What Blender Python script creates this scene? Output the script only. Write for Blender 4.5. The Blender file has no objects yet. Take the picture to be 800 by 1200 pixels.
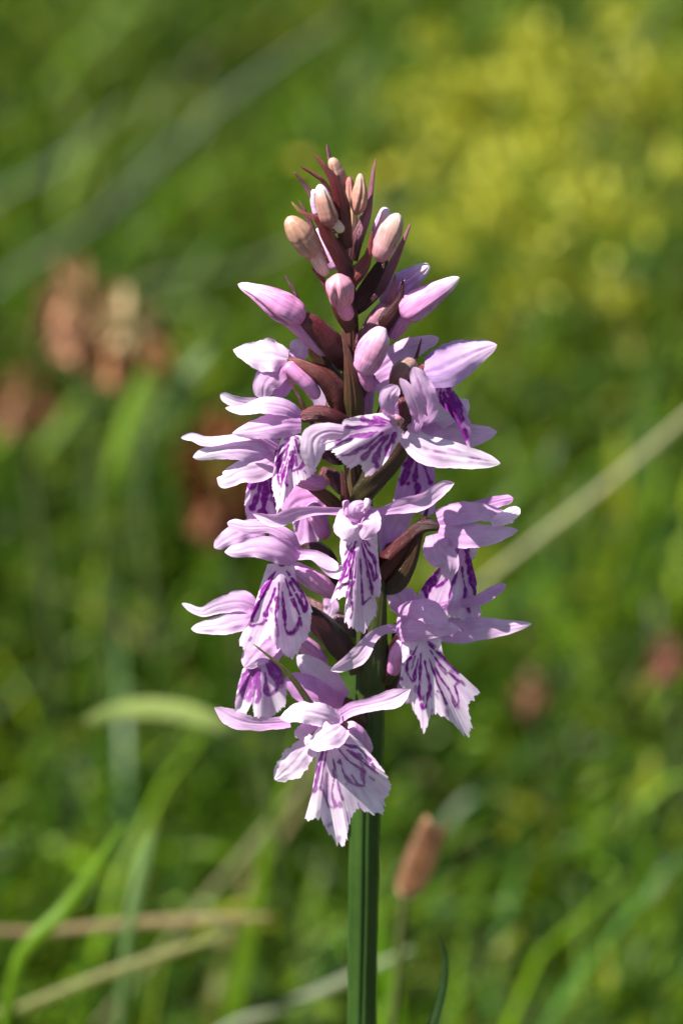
import bpy, math, random
import numpy as np
from mathutils import Vector
R = math.radians
random.seed(11)
rng = np.random.default_rng(7)
scene = bpy.context.scene

# ------------------------------------------------------------------ camera, light, exposure
PITCH = R(20.0)
DIST = 0.60                                     # metres from lens to the orchid
FOC = Vector((0.0, 0.0, 0.235))                 # point of the orchid in the middle of the frame
FWD = Vector((0, math.cos(PITCH), -math.sin(PITCH)))
UPV = Vector((0, math.sin(PITCH), math.cos(PITCH)))
RIGHT = Vector((1, 0, 0))
CAM = FOC - FWD * DIST
cam = bpy.data.cameras.new('camera')
cam_o = bpy.data.objects.new('camera', cam)
scene.collection.objects.link(cam_o)
cam_o.location = CAM
cam_o.rotation_euler = (math.pi / 2 - PITCH, 0, 0)
cam.lens = 100.0
cam.sensor_fit = 'VERTICAL'
cam.sensor_height = 20.0
cam.clip_start = 0.01
cam.clip_end = 500.0
cam.dof.use_dof = True
cam.dof.focus_distance = 0.593
cam.dof.aperture_fstop = 11.0
cam.dof.aperture_blades = 0
scene.camera = cam_o

SUN_DIR = Vector((-0.52, -0.22, 0.82)).normalized()   # towards the sun
world = bpy.data.worlds.new('World')
scene.world = world
world.use_nodes = True
wn = world.node_tree
sky = wn.nodes.new('ShaderNodeTexSky')
sky.sky_type = 'NISHITA'
sky.sun_disc = False
sky.sun_elevation = math.asin(SUN_DIR.z)
sky.sun_rotation = math.atan2(SUN_DIR.x, SUN_DIR.y)
bg = wn.nodes['Background']
bg.inputs[1].default_value = 0.05
wn.links.new(sky.outputs[0], bg.inputs[0])
sun = bpy.data.lights.new('sun', 'SUN')
sun.energy = 5.0
sun.angle = R(0.5)
sun.color = (1.0, 0.965, 0.90)
sun_o = bpy.data.objects.new('sun', sun)
scene.collection.objects.link(sun_o)
sun_o.rotation_euler = SUN_DIR.to_track_quat('Z', 'Y').to_euler()
vs = scene.view_settings
vs.view_transform = 'Standard'
vs.look = 'None'
vs.exposure = 1.34
vs.gamma = 1.0
scene.cycles.use_denoising = True
scene.cycles.max_bounces = 8
scene.cycles.transmission_bounces = 6
scene.cycles.diffuse_bounces = 2

# ------------------------------------------------------------------ helpers
COL = scene.collection
PXM = 1e-4                                      # one photo pixel at the orchid, in metres


def ray(px, py):
    return FWD * DIST + RIGHT * ((px - 400) * PXM) - UPV * ((py - 600) * PXM)


def P(px, py, d=0.0):
    """a point of the orchid: photo position and depth (tenths of a millimetre) behind the stem"""
    r = ray(px, py)
    t = (d * PXM - CAM.y) / r.y
    return np.array(CAM + r * t)


def B(px, py, dist):
    """a point in the meadow: photo position and distance from the lens in metres"""
    return np.array(CAM + ray(px, py) * (dist / DIST))


def mesh_obj(name, verts, faces, mat, parent=None, col=None, puv=None, mark=None, smooth=True, loc=None):
    me = bpy.data.meshes.new(name)
    v = np.asarray(verts, dtype=np.float64)
    if loc is not None:
        v = v - np.asarray(loc)
    f = np.asarray(faces, dtype=np.int32)
    me.vertices.add(len(v))
    me.vertices.foreach_set('co', v.astype(np.float32).ravel())
    me.loops.add(f.size)
    me.loops.foreach_set('vertex_index', f.ravel())
    me.polygons.add(len(f))
    k = f.shape[1]
    me.polygons.foreach_set('loop_start', np.arange(0, f.size, k, dtype=np.int32))
    me.polygons.foreach_set('loop_total', np.full(len(f), k, dtype=np.int32))
    me.update()
    if smooth:
        me.polygons.foreach_set('use_smooth', np.ones(len(f), dtype=bool))
    if col is not None:
        a = me.attributes.new('col', 'FLOAT_COLOR', 'POINT')
        c = np.ones((len(v), 4), dtype=np.float32)
        c[:, :3] = np.asarray(col)
        a.data.foreach_set('color', c.ravel())
    if puv is not None:
        a = me.attributes.new('puv', 'FLOAT_VECTOR', 'POINT')
        a.data.foreach_set('vector', np.asarray(puv, dtype=np.float32).ravel())
    if mark is not None:
        a = me.attributes.new('mark', 'FLOAT', 'POINT')
        a.data.foreach_set('value', np.asarray(mark, dtype=np.float32).ravel())
    me.materials.append(mat)
    o = bpy.data.objects.new(name, me)
    COL.objects.link(o)
    if parent is not None:
        o.parent = parent
    return o


def spline(pts, n):
    """Catmull-Rom through the rows of pts (any columns), n samples"""
    p = np.asarray(pts, dtype=float)
    m = len(p)
    if m == 2:
        t = np.linspace(0, 1, n)[:, None]
        return p[0] * (1 - t) + p[1] * t
    seg = np.sqrt(np.maximum(np.linalg.norm(np.diff(p[:, :3], axis=0), axis=1), 1e-9))
    seg = np.linalg.norm(np.diff(p[:, :3], axis=0), axis=1)
    k = np.concatenate([[0], np.cumsum(seg)])
    k /= k[-1]
    t = np.linspace(0, 1, n)
    # finite-difference cubic Hermite, non-uniform
    mt = np.zeros_like(p)
    for i in range(m):
        a, b = max(i - 1, 0), min(i + 1, m - 1)
        mt[i] = (p[b] - p[a]) / (k[b] - k[a])
    idx = np.clip(np.searchsorted(k, t, side='right') - 1, 0, m - 2)
    h = (k[idx + 1] - k[idx])[:, None]
    u = ((t - k[idx]) / h[:, 0])[:, None]
    h00 = 2 * u**3 - 3 * u**2 + 1
    h10 = u**3 - 2 * u**2 + u
    h01 = -2 * u**3 + 3 * u**2
    h11 = u**3 - u**2
    return h00 * p[idx] + h10 * h * mt[idx] + h01 * p[idx + 1] + h11 * h * mt[idx + 1]


def grid_faces(nu, nv, closed=False):
    i, j = np.meshgrid(np.arange(nu - 1), np.arange(nv if closed else nv - 1), indexing='ij')
    j2 = (j + 1) % nv
    return np.stack([i * nv + j, i * nv + j2, (i + 1) * nv + j2, (i + 1) * nv + j], axis=-1).reshape(-1, 4)


def norm(a):
    return a / np.maximum(np.linalg.norm(a, axis=-1, keepdims=True), 1e-12)


def frames(C, face):
    T = norm(np.gradient(C, axis=0))
    face = np.asarray(face, dtype=float)
    Nn = norm(face[None] - (T @ face)[:, None] * T)
    W = np.cross(T, Nn)
    return T, Nn, W


VIEW = np.array([0.0, -math.cos(PITCH), math.sin(PITCH)])


def fbm1(t, seed, f=3.0):
    r = np.random.default_rng(seed)
    out = np.zeros_like(t)
    for k in range(4):
        out += np.sin(t * f * (1.7 ** k) * 2 * math.pi + r.uniform(0, 6.28)) / (1.5 ** k)
    return out / 2.2


# ------------------------------------------------------------------ materials
def new_mat(name):
    m = bpy.data.materials.new(name)
    m.use_nodes = True
    nt = m.node_tree
    nt.nodes.clear()
    return m, nt, nt.nodes, nt.links


def N(nt, t, **kw):
    n = nt.nodes.new(t)
    for k, v in kw.items():
        setattr(n, k, v)
    return n


def attr(nt, name, out):
    n = N(nt, 'ShaderNodeAttribute', attribute_name=name)
    return n.outputs[out]


def mixrgb(nt, a, b, f, mode='MIX'):
    n = N(nt, 'ShaderNodeMix', data_type='RGBA', blend_type=mode)
    for s, v in ((n.inputs[6], a), (n.inputs[7], b), (n.inputs[0], f)):
        if isinstance(v, (int, float)):
            s.default_value = v
        elif isinstance(v, tuple):
            s.default_value = (*v, 1)
        else:
            nt.links.new(v, s)
    return n.outputs[2]


def mrange(nt, v, a, b, c, d):
    n = N(nt, 'ShaderNodeMapRange')
    nt.links.new(v, n.inputs[0])
    for i, x in enumerate((a, b, c, d)):
        n.inputs[i + 1].default_value = x
    return n.outputs[0]


def vscale(nt, v, s):
    n = N(nt, 'ShaderNodeVectorMath', operation='MULTIPLY')
    nt.links.new(v, n.inputs[0])
    n.inputs[1].default_value = s
    return n.outputs[0]


def noise(nt, vec, scale, detail=3.0, rough=0.5):
    n = N(nt, 'ShaderNodeTexNoise')
    n.inputs['Scale'].default_value = scale
    n.inputs['Detail'].default_value = detail
    n.inputs['Roughness'].default_value = rough
    nt.links.new(vec, n.inputs['Vector'])
    return n.outputs[0]


def leafy(name, rough, transl, spec, vein_amt, vein_dark, bump_scale, bump_str, marks=False, tint=(1, 1, 1), sheen=0.0, bump_d=2e-5):
    m, nt, nodes, links = new_mat(name)
    tc = N(nt, 'ShaderNodeTexCoord').outputs['Object']
    col = attr(nt, 'col', 0)
    puv = attr(nt, 'puv', 1)
    vein = noise(nt, vscale(nt, puv, (9.0, 0.9, 7.0)), 2.2, 4.0, 0.6)
    f = mrange(nt, vein, 0.42, 0.66, 0.0, vein_amt)
    dark = mixrgb(nt, col, vein_dark, 1.0, 'MULTIPLY')
    col = mixrgb(nt, col, dark, f)
    blot = noise(nt, tc, 420.0, 3.0, 0.55)
    g = mrange(nt, blot, 0.3, 0.7, 0.86, 1.10)
    gn = N(nt, 'ShaderNodeVectorMath', operation='SCALE')
    links.new(col, gn.inputs[0]); links.new(g, gn.inputs['Scale'])
    col = gn.outputs[0]
    if marks:
        mk = attr(nt, 'mark', 2)
        mn = noise(nt, tc, 1500.0, 3.0, 0.6)
        mm = N(nt, 'ShaderNodeMath', operation='MULTIPLY')
        links.new(mk, mm.inputs[0]); links.new(mrange(nt, mn, 0.28, 0.5, 0.75, 1.0), mm.inputs[1])
        col = mixrgb(nt, col, (0.235, 0.016, 0.265), mm.outputs[0])
    bs = N(nt, 'ShaderNodeBsdfPrincipled')
    links.new(col, bs.inputs['Base Color'])
    bs.inputs['Roughness'].default_value = rough
    bs.inputs['Specular IOR Level'].default_value = spec
    if sheen:
        bs.inputs['Sheen Weight'].default_value = sheen
        bs.inputs['Sheen Roughness'].default_value = 0.4
    bn = noise(nt, tc, bump_scale, 2.0, 0.6)
    bu = N(nt, 'ShaderNodeBump')
    bu.inputs['Strength'].default_value = bump_str
    bu.inputs['Distance'].default_value = bump_d
    hm = N(nt, 'ShaderNodeMath', operation='MULTIPLY_ADD')
    links.new(vein, hm.inputs[0]); hm.inputs[1].default_value = 1.6; links.new(bn, hm.inputs[2])
    links.new(hm.outputs[0], bu.inputs['Height'])
    links.new(bu.outputs[0], bs.inputs['Normal'])
    out = N(nt, 'ShaderNodeOutputMaterial')
    if transl > 0:
        tr = N(nt, 'ShaderNodeBsdfTranslucent')
        tcol = mixrgb(nt, col, tint, 1.0, 'MULTIPLY')
        links.new(tcol, tr.inputs[0])
        mx = N(nt, 'ShaderNodeMixShader')
        mx.inputs[0].default_value = transl
        links.new(bs.outputs[0], mx.inputs[1]); links.new(tr.outputs[0], mx.inputs[2])
        links.new(mx.outputs[0], out.inputs[0])
    else:
        links.new(bs.outputs[0], out.inputs[0])
    return m


M_PETAL = leafy('petal', 0.55, 0.40, 0.22, 0.70, (0.86, 0.58, 0.90), 5200.0, 0.32, marks=True, tint=(1.0, 0.80, 1.0), bump_d=4e-5)
M_BUD = leafy('bud_skin', 0.46, 0.0, 0.35, 0.9, (0.66, 0.36, 0.42), 5200.0, 0.40)
M_BRACT = leafy('bract_skin', 0.28, 0.10, 0.6, 0.7, (0.45, 0.40, 0.40), 3000.0, 0.9, tint=(1.5, 0.5, 0.4), bump_d=1.1e-4)
M_STEM = leafy('stem_skin', 0.42, 0.0, 0.45, 0.6, (0.55, 0.60, 0.50), 4200.0, 0.35)
M_LEAF = leafy('leaf_blade', 0.40, 0.25, 0.45, 0.4, (0.75, 0.80, 0.60), 2500.0, 0.30, tint=(1.2, 1.3, 0.4))
M_GRASS = leafy('grass_blades', 0.34, 0.24, 0.09, 0.3, (0.80, 0.85, 0.60), 900.0, 0.15, tint=(1.25, 1.3, 0.35))
M_DRY = leafy('dry_straw', 0.55, 0.20, 0.35, 0.5, (0.72, 0.62, 0.50), 1500.0, 0.30)
M_RUST = leafy('dry_floret', 0.60, 0.22, 0.25, 0.5, (0.70, 0.55, 0.50), 1500.0, 0.30)
M_YELLOW = leafy('yellow_petal', 0.45, 0.30, 0.35, 0.2, (0.9, 0.8, 0.5), 1500.0, 0.20, tint=(1.0, 1.0, 0.6))


def ground_mat():
    m, nt, nodes, links = new_mat('mossy_soil')
    tc = N(nt, 'ShaderNodeTexCoord').outputs['Object']
    a = noise(nt, tc, 26.0, 6.0, 0.65)
    b = noise(nt, tc, 160.0, 4.0, 0.6)
    c = mixrgb(nt, (0.012, 0.020, 0.006), (0.045, 0.062, 0.016), mrange(nt, a, 0.35, 0.65, 0, 1))
    c = mixrgb(nt, c, (0.05, 0.038, 0.02), mrange(nt, b, 0.56, 0.72, 0, 0.8))
    bs = N(nt, 'ShaderNodeBsdfPrincipled')
    links.new(c, bs.inputs['Base Color'])
    bs.inputs['Roughness'].default_value = 0.95
    bu = N(nt, 'ShaderNodeBump')
    bu.inputs['Distance'].default_value = 0.004
    links.new(b, bu.inputs['Height']); links.new(bu.outputs[0], bs.inputs['Normal'])
    out = N(nt, 'ShaderNodeOutputMaterial')
    links.new(bs.outputs[0], out.inputs[0])
    return m


M_GROUND = ground_mat()

# ------------------------------------------------------------------ shape builders for the orchid
PALE = np.array((0.84, 0.63, 0.80))
LIL = np.array((0.67, 0.37, 0.66))
PINK = np.array((0.60, 0.25, 0.51))
SHADE_L = np.array((0.50, 0.33, 0.64))  # lilac as it looks in shade, painted into the right-pointing hood
WHITE = np.array((0.92, 0.82, 0.89))
MAROON = np.array((0.135, 0.020, 0.027))
DARKM = np.array((0.046, 0.011, 0.013))
OLIVE = np.array((0.075, 0.070, 0.022))
REDB = np.array((0.27, 0.042, 0.048))
PURP = np.array((0.52, 0.20, 0.30))
BROWN = np.array((0.14, 0.040, 0.034))
GREEN = np.array((0.028, 0.066, 0.009))

ORCHID_AT = P(424, 1210, 0) * np.array([1, 0, 0])
orchid = bpy.data.objects.new('orchid', None)
COL.objects.link(orchid)
orchid.location = ORCHID_AT
orchid.empty_display_size = 0.02
orchid['label'] = 'tall orchid spike with pale lilac purple-veined flowers on dark green stem'
orchid['category'] = 'orchid'
CUR = [orchid]
SEED = [100]


def nseed():
    SEED[0] += 1
    return SEED[0]


def ribbon(name, pts, roll=0.0, cup=0.5, c0=LIL, c1=PALE, mat=None, parent=None, ruffle=0.16, tip=0.10,
           base=0.0, nt=56, ns=25, streak=0.0, asym=0.0, face=VIEW, jag=0.05, tipc=None):
    sd = nseed()
    r = np.random.default_rng(sd)
    W3 = np.array([[*P(p[0], p[1], p[2]), p[3] * PXM] for p in pts])
    S = spline(W3, nt)
    C, w = S[:, :3], np.maximum(S[:, 3], 1e-5)
    t = np.linspace(0, 1, nt)
    if tip > 0:
        q = np.clip((t - (1 - tip)) / tip, 0, 1)
        w = w * np.clip(1 - q**1.7, 0.0004, 1)**0.62
    if base > 0:
        q = np.clip((base - t) / base, 0, 1)
        w = w * np.sqrt(np.clip(1 - q**2.0, 0.01, 1))
    T, Nn, Wd = frames(C, face)
    ro = np.radians(np.interp(t, np.linspace(0, 1, len(np.atleast_1d(roll))), np.atleast_1d(roll)) if np.ndim(roll) else np.full(nt, float(roll)))
    W2 = Wd * np.cos(ro)[:, None] + Nn * np.sin(ro)[:, None]
    N2 = Nn * np.cos(ro)[:, None] - Wd * np.sin(ro)[:, None]
    al = np.interp(t, np.linspace(0, 1, len(np.atleast_1d(cup))), np.atleast_1d(cup)) if np.ndim(cup) else np.full(nt, float(cup))
    if mat is None:
        al = al * 0.62
    s = np.linspace(-1, 1, ns)
    sg = np.sign(al)
    aa = np.maximum(np.abs(al), 1e-3)
    den = np.where(aa < 1.5, np.sin(np.minimum(aa, 1.5)), 1.0)
    x = np.sin(aa[:, None] * s) / den[:, None]
    nn = (np.cos(aa[:, None] * s) - 1) / den[:, None] * sg[:, None]
    # ragged margin and ruffle
    el, er = fbm1(t, sd, 2.5), fbm1(t, sd + 5000, 2.5)
    edge = np.where(s[None] < 0, el[:, None], er[:, None]) * np.abs(s[None])
    edge = edge + 0.5 * np.where(s[None] < 0, fbm1(t, sd + 71, 7.0)[:, None], fbm1(t, sd + 93, 7.0)[:, None]) * np.abs(s[None])**3
    x = x * (1 + jag * edge)
    ph = r.uniform(0, 6.28, 2)
    fq = r.uniform(1.2, 2.4)
    rp = np.where(s[None] < 0, np.sin(t[:, None] * fq * 6.28 + ph[0]), np.sin(t[:, None] * fq * 6.9 + ph[1])) * (s[None]**2)
    up = np.where(s[None] < 0, r.uniform(-0.05, 0.28), r.uniform(-0.05, 0.28)) * (1 if mat is None else 0)
    nn = nn + ruffle * rp + up * np.abs(s[None])**5 + (0.010 if mat is None else 0.03) * np.cos(s[None] * 15 + ph[0] + 0.5 * np.sin(t[:, None] * 5)) * (1 - s[None]**2)
    if mat is None:
        q2 = r.uniform(0, 6.28, 4)
        nn = nn + 0.011 * (np.sin(t[:, None] * 17 + 3 * s[None] + q2[0]) * np.cos(s[None] * 4 + q2[1]) + 0.7 * np.sin(t[:, None] * 31 - 5 * s[None] + q2[2]) * np.sin(s[None] * 6 + q2[3]))
    nn = nn + 0.10 * np.exp(-(s[None] / 0.13)**2) * -0.6          # sunken mid vein
    V = C[:, None] + W2[:, None] * (x * w[:, None])[..., None] + N2[:, None] * (nn * w[:, None])[..., None]
    k = t[:, None, None]
    c0, c1 = np.asarray(c0), np.asarray(c1)
    colr = c0 * (1 - k) + c1 * k
    colr = np.broadcast_to(colr, V.shape).copy()
    if tipc is not None:
        kk = np.clip((t - 0.82) / 0.18, 0, 1)[:, None, None]
        colr = colr * (1 - kk) + np.asarray(tipc) * kk
    puv = np.zeros_like(V)
    puv[..., 0] = s[None] * 1.0 + sd * 3.1
    puv[..., 1] = t[:, None] * 2.0
    puv[..., 2] = sd * 0.37
    mk = np.zeros(V.shape[:2])
    if streak > 0:
        for off in (-0.08, 0.30, -0.42):
            wv = off + 0.08 * fbm1(t, sd + int(off * 100) + 300, 1.5)
            dsh = np.clip(fbm1(t, sd + 77 + int(off * 10), 2.0) * 1.4 + 0.25, 0, 1) * (1 if off == -0.08 else 0.5)
            mk = np.maximum(mk, np.exp(-((s[None] - wv[:, None]) / 0.11)**2) * dsh[:, None] * np.clip((t - 0.15) / 0.15, 0, 1)[:, None] * np.clip((0.96 - t) / 0.1, 0, 1)[:, None])
        mk = mk * streak
    return mesh_obj(name, V.reshape(-1, 3), grid_faces(nt, ns), mat or M_PETAL, parent or CUR[0],
                    col=colr.reshape(-1, 3), puv=puv.reshape(-1, 3), mark=mk.ravel(), loc=ORCHID_AT)


def tube(name, pts, c0=MAROON, c1=None, mat=None, parent=None, nt=40, nr=24, lobe=0.0, nl=3, cap0=0.10, cap1=0.12,
         twist=0.0, sq=1.0, face=VIEW, tipc=None, basec=None, seam=0.0):
    sd = nseed()
    W3 = np.array([[*P(p[0], p[1], p[2]), p[3] * PXM] for p in pts])
    S = spline(W3, nt)
    C, w = S[:, :3], np.maximum(S[:, 3], 1e-5)
    t = np.linspace(0, 1, nt)
    if cap0 > 0:
        q = np.clip((cap0 - t) / cap0, 0, 1)
        w = w * np.sqrt(np.clip(1 - q**2, 0.0009, 1))
    if cap1 > 0:
        q = np.clip((t - 1 + cap1) / cap1, 0, 1)
        w = w * np.sqrt(np.clip(1 - q**2, 0.0009, 1))
    T, Nn, Wd = frames(C, face)
    th = np.linspace(0, 2 * math.pi, nr, endpoint=False)
    a = th[None] + twist * t[:, None]
    rad = np.ones((nt, nr))
    ph = (sd * 1.7) % 6.28
    if lobe:
        rad = rad * (1 + lobe * np.cos(nl * a + ph))
    if seam:
        for k in range(3):
            d = np.abs((th[None] - ph - k * 2.094 + 0.5 * t[:, None] + math.pi) % (2 * math.pi) - math.pi)
            rad = rad * (1 - seam * np.exp(-(d / 0.16)**2) * np.sin(np.clip(t, 0, 1) * math.pi)[:, None])
            rad = rad * (1 + seam * 0.5 * np.exp(-((d - 0.35) / 0.2)**2))
    rad = rad * (1 + 0.03 * fbm1(t, sd, 2.0)[:, None])
    V = C[:, None] + (Wd[:, None] * np.cos(th)[None, :, None] + Nn[:, None] * (np.sin(th) * sq)[None, :, None]) * (rad * w[:, None])[..., None]
    c0 = np.asarray(c0)
    c1 = c0 if c1 is None else np.asarray(c1)
    colr = np.broadcast_to(c0 * (1 - t)[:, None, None] + c1 * t[:, None, None], V.shape).copy()
    if tipc is not None:
        kk = np.clip((t - 0.72) / 0.28, 0, 1)[:, None, None]
        colr = colr * (1 - kk) + np.asarray(tipc) * kk
    if basec is not None:
        kk = np.clip((0.3 - t) / 0.3, 0, 1)[:, None, None]
        colr = colr * (1 - kk) + np.asarray(basec) * kk
    puv = np.zeros_like(V)
    puv[..., 0] = np.cos(th)[None] * 0.8 + sd * 3.1
    puv[..., 2] = np.sin(th)[None] * 0.11 + sd * 0.37
    puv[..., 1] = t[:, None] * 2
    F = grid_faces(nt, nr, True)
    return mesh_obj(name, V.reshape(-1, 3), F, mat or M_STEM, parent or CUR[0], col=colr.reshape(-1, 3), puv=puv.reshape(-1, 3), loc=ORCHID_AT)


def seg_dist(px, py, poly):
    best = np.full(px.shape, 1e9)
    along = np.zeros(px.shape)
    L = 0.0
    for (ax, ay), (bx, by) in zip(poly[:-1], poly[1:]):
        dx, dy = bx - ax, by - ay
        l2 = dx * dx + dy * dy + 1e-9
        u = np.clip(((px - ax) * dx + (py - ay) * dy) / l2, 0, 1)
        dd = np.hypot(px - ax - u * dx, py - ay - u * dy)
        along = np.where(dd < best, L + u * math.sqrt(l2), along)
        best = np.minimum(best, dd)
        L += math.sqrt(l2)
    return best, along


def lip(throat, outline, d0, dtip, fold=16, curl=0.0, ripple=3.0, lines=7, dash=0.5, blot=0.0, mw=2.2, c0=PALE, c1=WHITE,
        name='lip', nr=76, na=300, spread=0.72, start=0.10, end=0.86, crisp=1.1, strength=1.0, fl=None, ridge=5.0, dots=12, loops=True, fade=0.0):
    """broad lower petal: a star-shaped outline round the throat, curved in depth, with purple line marks"""
    sd = nseed()
    r = np.random.default_rng(sd)
    o = np.asarray(outline, float)
    tx, ty = throat
    # closed margin, first point left of the throat round to the right of it; resample smooth
    m = len(o)
    seg = np.linalg.norm(np.diff(o, axis=0), axis=1)
    k = np.concatenate([[0], np.cumsum(seg)]) / seg.sum()
    q = np.linspace(0, 1, na)
    bx = spline(np.c_[o, np.zeros(m)], na)
    lin = np.c_[np.interp(q, k, o[:, 0]), np.interp(q, k, o[:, 1])]
    b = 0.45 * bx[:, :2] + 0.55 * lin
    rad = b - np.array(throat)
    ln = np.linalg.norm(rad, axis=1, keepdims=True)
    jag = 1.0 + (0.020 * fbm1(q, sd, 9.0) + 0.055 * np.abs(fbm1(q, sd + 9, 15.0)) * np.clip(np.sin(q * math.pi) * 2.2 - 0.5, 0, 1) + 0.008 * fbm1(q, sd + 19, 31.0))[:, None]
    b = np.array(throat) + rad * jag
    ax = o[int(m * 0.25):int(m * 0.8) + 1].mean(0) - np.array(throat)
    Lmax = np.max((o - np.array(throat)) @ (ax / np.linalg.norm(ax)))
    ax = ax / np.linalg.norm(ax)
    cx = np.array([-ax[1], ax[0]])
    rho = np.linspace(0.0, 1, nr)
    X = tx + rho[:, None] * (b[None, :, 0] - tx)
    Y = ty + rho[:, None] * (b[None, :, 1] - ty)
    # neck: keep a little width at the throat
    dx, dy = X - tx, Y - ty
    a = (dx * ax[0] + dy * ax[1]) / Lmax
    c = (dx * cx[0] + dy * cx[1])
    cw = np.max(np.abs((o - np.array(throat)) @ cx))
    cn = c / cw
    D = d0 + dtip * a + fold * cn**2 + curl * a**2
    D = D - ridge * np.exp(-(cn / 0.28)**2) * np.clip(1 - a, 0, 1) * np.clip(a * 5, 0, 1)
    ang = np.linspace(-1, 1, na)[None]
    ph = r.uniform(0, 6.28, 3)
    D = D + 1.5 * ripple * rho[:, None]**2.5 * (np.sin(ang * 11 + ph[0]) + 0.6 * np.sin(ang * 19 + ph[1])) + ripple * 0.5 * np.sin(a * 7 + ph[2]) * cn
    # world points, vectorised
    rd = (np.array(FWD) * DIST)[None, None] + np.array(RIGHT) * ((X - 400) * PXM)[..., None] - np.array(UPV) * ((Y - 600) * PXM)[..., None]
    tt = (D * PXM - CAM.y) / rd[..., 1]
    V = np.array(CAM) + rd * tt[..., None]
    # marks
    mk = np.zeros(X.shape)

    def at(f, rh):
        i = np.clip((f * 0.5 + 0.5) * (na - 1), 0, na - 1)
        i0 = int(i)
        i1 = min(i0 + 1, na - 1)
        p = b[i0] * (1 - (i - i0)) + b[i1] * (i - i0)
        return (tx + rh * (p[0] - tx), ty + rh * (p[1] - ty))

    def stroke(poly, hw, dsh, st):
        nonlocal mk
        dsh = dsh * 0.8
        hw = hw * 1.2
        dist, al = seg_dist(X, Y, poly)
        pv = fbm1(al / 60.0 + r.uniform(0, 9), int(r.integers(1e6)), 1.6)
        wv = hw * (0.75 + 0.5 * pv) * (0.35 + 0.65 * np.clip(rho[:, None] / 0.55, 0, 1))
        if dsh > 0:
            br = fbm1(al / 60.0 + r.uniform(0, 9), int(r.integers(1e6)), 2.6)
            wv = wv * np.clip(1.0 + (br - (1 - 1.3 * dsh)) * -4.0, 0, 1.0)
        mk = np.maximum(mk, st * np.clip((wv - dist) / crisp + 0.5, 0, 1) * (wv > 0.35))
        mk = np.maximum(mk, st * 0.10 * np.clip(1 - (dist - wv) / 3.0, 0, 1) * (wv > 0.35))

    if loops and fl is None:
        for sd_ in (-1, 1):                      # nested loops on each side of the mid line
            for fa, fb, e in ((0.80, 0.56, 0.74), (0.44, 0.17, 0.66)):
                fa, fb = sd_ * fa * spread / 0.72, sd_ * fb * spread / 0.72
                e = e * end / 0.85 * r.uniform(0.88, 1.1)
                w1, w2 = r.normal(0, 0.02, 2)
                path = [(fa * (0.9 + 0.1 * u) + w1 * math.sin(5 * u), start + 0.10 + (e - start - 0.1) * u) for u in np.linspace(0, 1, 7)]
                path += [(fa + (fb - fa) * u, e + 0.06 * math.sin(u * math.pi) * r.uniform(0.6, 1.4)) for u in np.linspace(0.15, 0.85, 4)]
                path += [(fb + w2 * math.sin(5 * u), e - (e - start - 0.22) * u) for u in np.linspace(0, 1, 6)]
                stroke([at(max(-0.97, min(0.97, f)), rh) for f, rh in path], mw * r.uniform(0.75, 1.05), dash * 0.75, strength)
            for f in (0.30, 0.66, 0.93):
                if r.random() < 0.75:
                    f = sd_ * f * spread / 0.72 + r.normal(0, 0.02)
                    a0, a1 = r.uniform(0.25, 0.5), r.uniform(0.55, 0.85)
                    stroke([at(max(-0.97, min(0.97, f)), u) for u in np.linspace(a0, a1, 5)], mw * r.uniform(0.5, 0.8), dash, strength * 0.9)
        stroke([at(r.normal(0, 0.015), u) for u in np.linspace(start + 0.15, end * 0.9, 6)], mw * 0.7, dash, strength)
    else:
        fs = np.linspace(-spread, spread, lines) + r.normal(0, 0.03, lines)
        if fl is not None:
            fs = np.array(fl)
        for i, f in enumerate(fs):
            e = end * r.uniform(0.75, 1.0) * (0.86 if abs(f) > 0.45 else 1.0)
            st0 = (start + 0.10) * r.uniform(0.8, 1.5)
            rs = np.linspace(st0, e, 9)
            wob = fbm1(rs, int(r.integers(1e6)), 0.9) * 0.07
            poly = [at(np.clip(f * (0.9 + 0.15 * rh) + wb, -0.97, 0.97), rh) for rh, wb in zip(rs, wob)]
            stroke(poly, mw * r.uniform(0.75, 1.35), dash * r.uniform(0.5, 1.2), strength)
            if loops and abs(f) > 0.3 and r.random() < 0.4:       # the outer lines turn inwards into loops
                f2 = f * 0.62
                stroke([at(f * (1 - u) + f2 * u, e + 0.07 * math.sin(u * math.pi)) for u in np.linspace(0, 1, 5)], mw * 1.15, dash * 0.7, strength)
                stroke([at(f2, e - x) for x in np.linspace(0, 0.28, 4)], mw * 1.1, dash * 0.6, strength)
    for _ in range(dots):
        f, rh = r.uniform(-0.85, 0.85), r.uniform(0.35, 0.95)
        p0 = at(f, rh)
        p1 = at(f + r.normal(0, 0.02), rh + r.uniform(0.02, 0.07))
        stroke([p0, p1], mw * r.uniform(0.5, 1.0), 0, strength * r.uniform(0.5, 1.0))
    if blot > 0:
        for _ in range(int(16 * blot)):
            f, rh = r.uniform(-0.7, 0.7), r.uniform(0.3, 0.9)
            p0, p1 = at(f, rh), at(f + r.normal(0, 0.06), rh + r.uniform(0.02, 0.10))
            stroke([p0, p1], mw * r.uniform(1.2, 2.6), 0, strength)
    if fade:
        mk = mk * (1 - fade * np.clip(a, 0, 1))
    colr = np.asarray(c0) * (1 - rho)[:, None, None] + np.asarray(c1) * rho[:, None, None]
    colr = np.broadcast_to(colr, V.shape).copy()
    puv = np.zeros_like(V)
    puv[..., 0] = np.broadcast_to(ang * 1.5, X.shape) + sd * 3.1
    puv[..., 1] = rho[:, None] * 1.5
    puv[..., 2] = sd * 0.37
    return mesh_obj(name, V.reshape(-1, 3), grid_faces(nr, na), M_PETAL, CUR[0], col=colr.reshape(-1, 3), puv=puv.reshape(-1, 3), mark=mk.ravel(), loc=ORCHID_AT)


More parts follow.
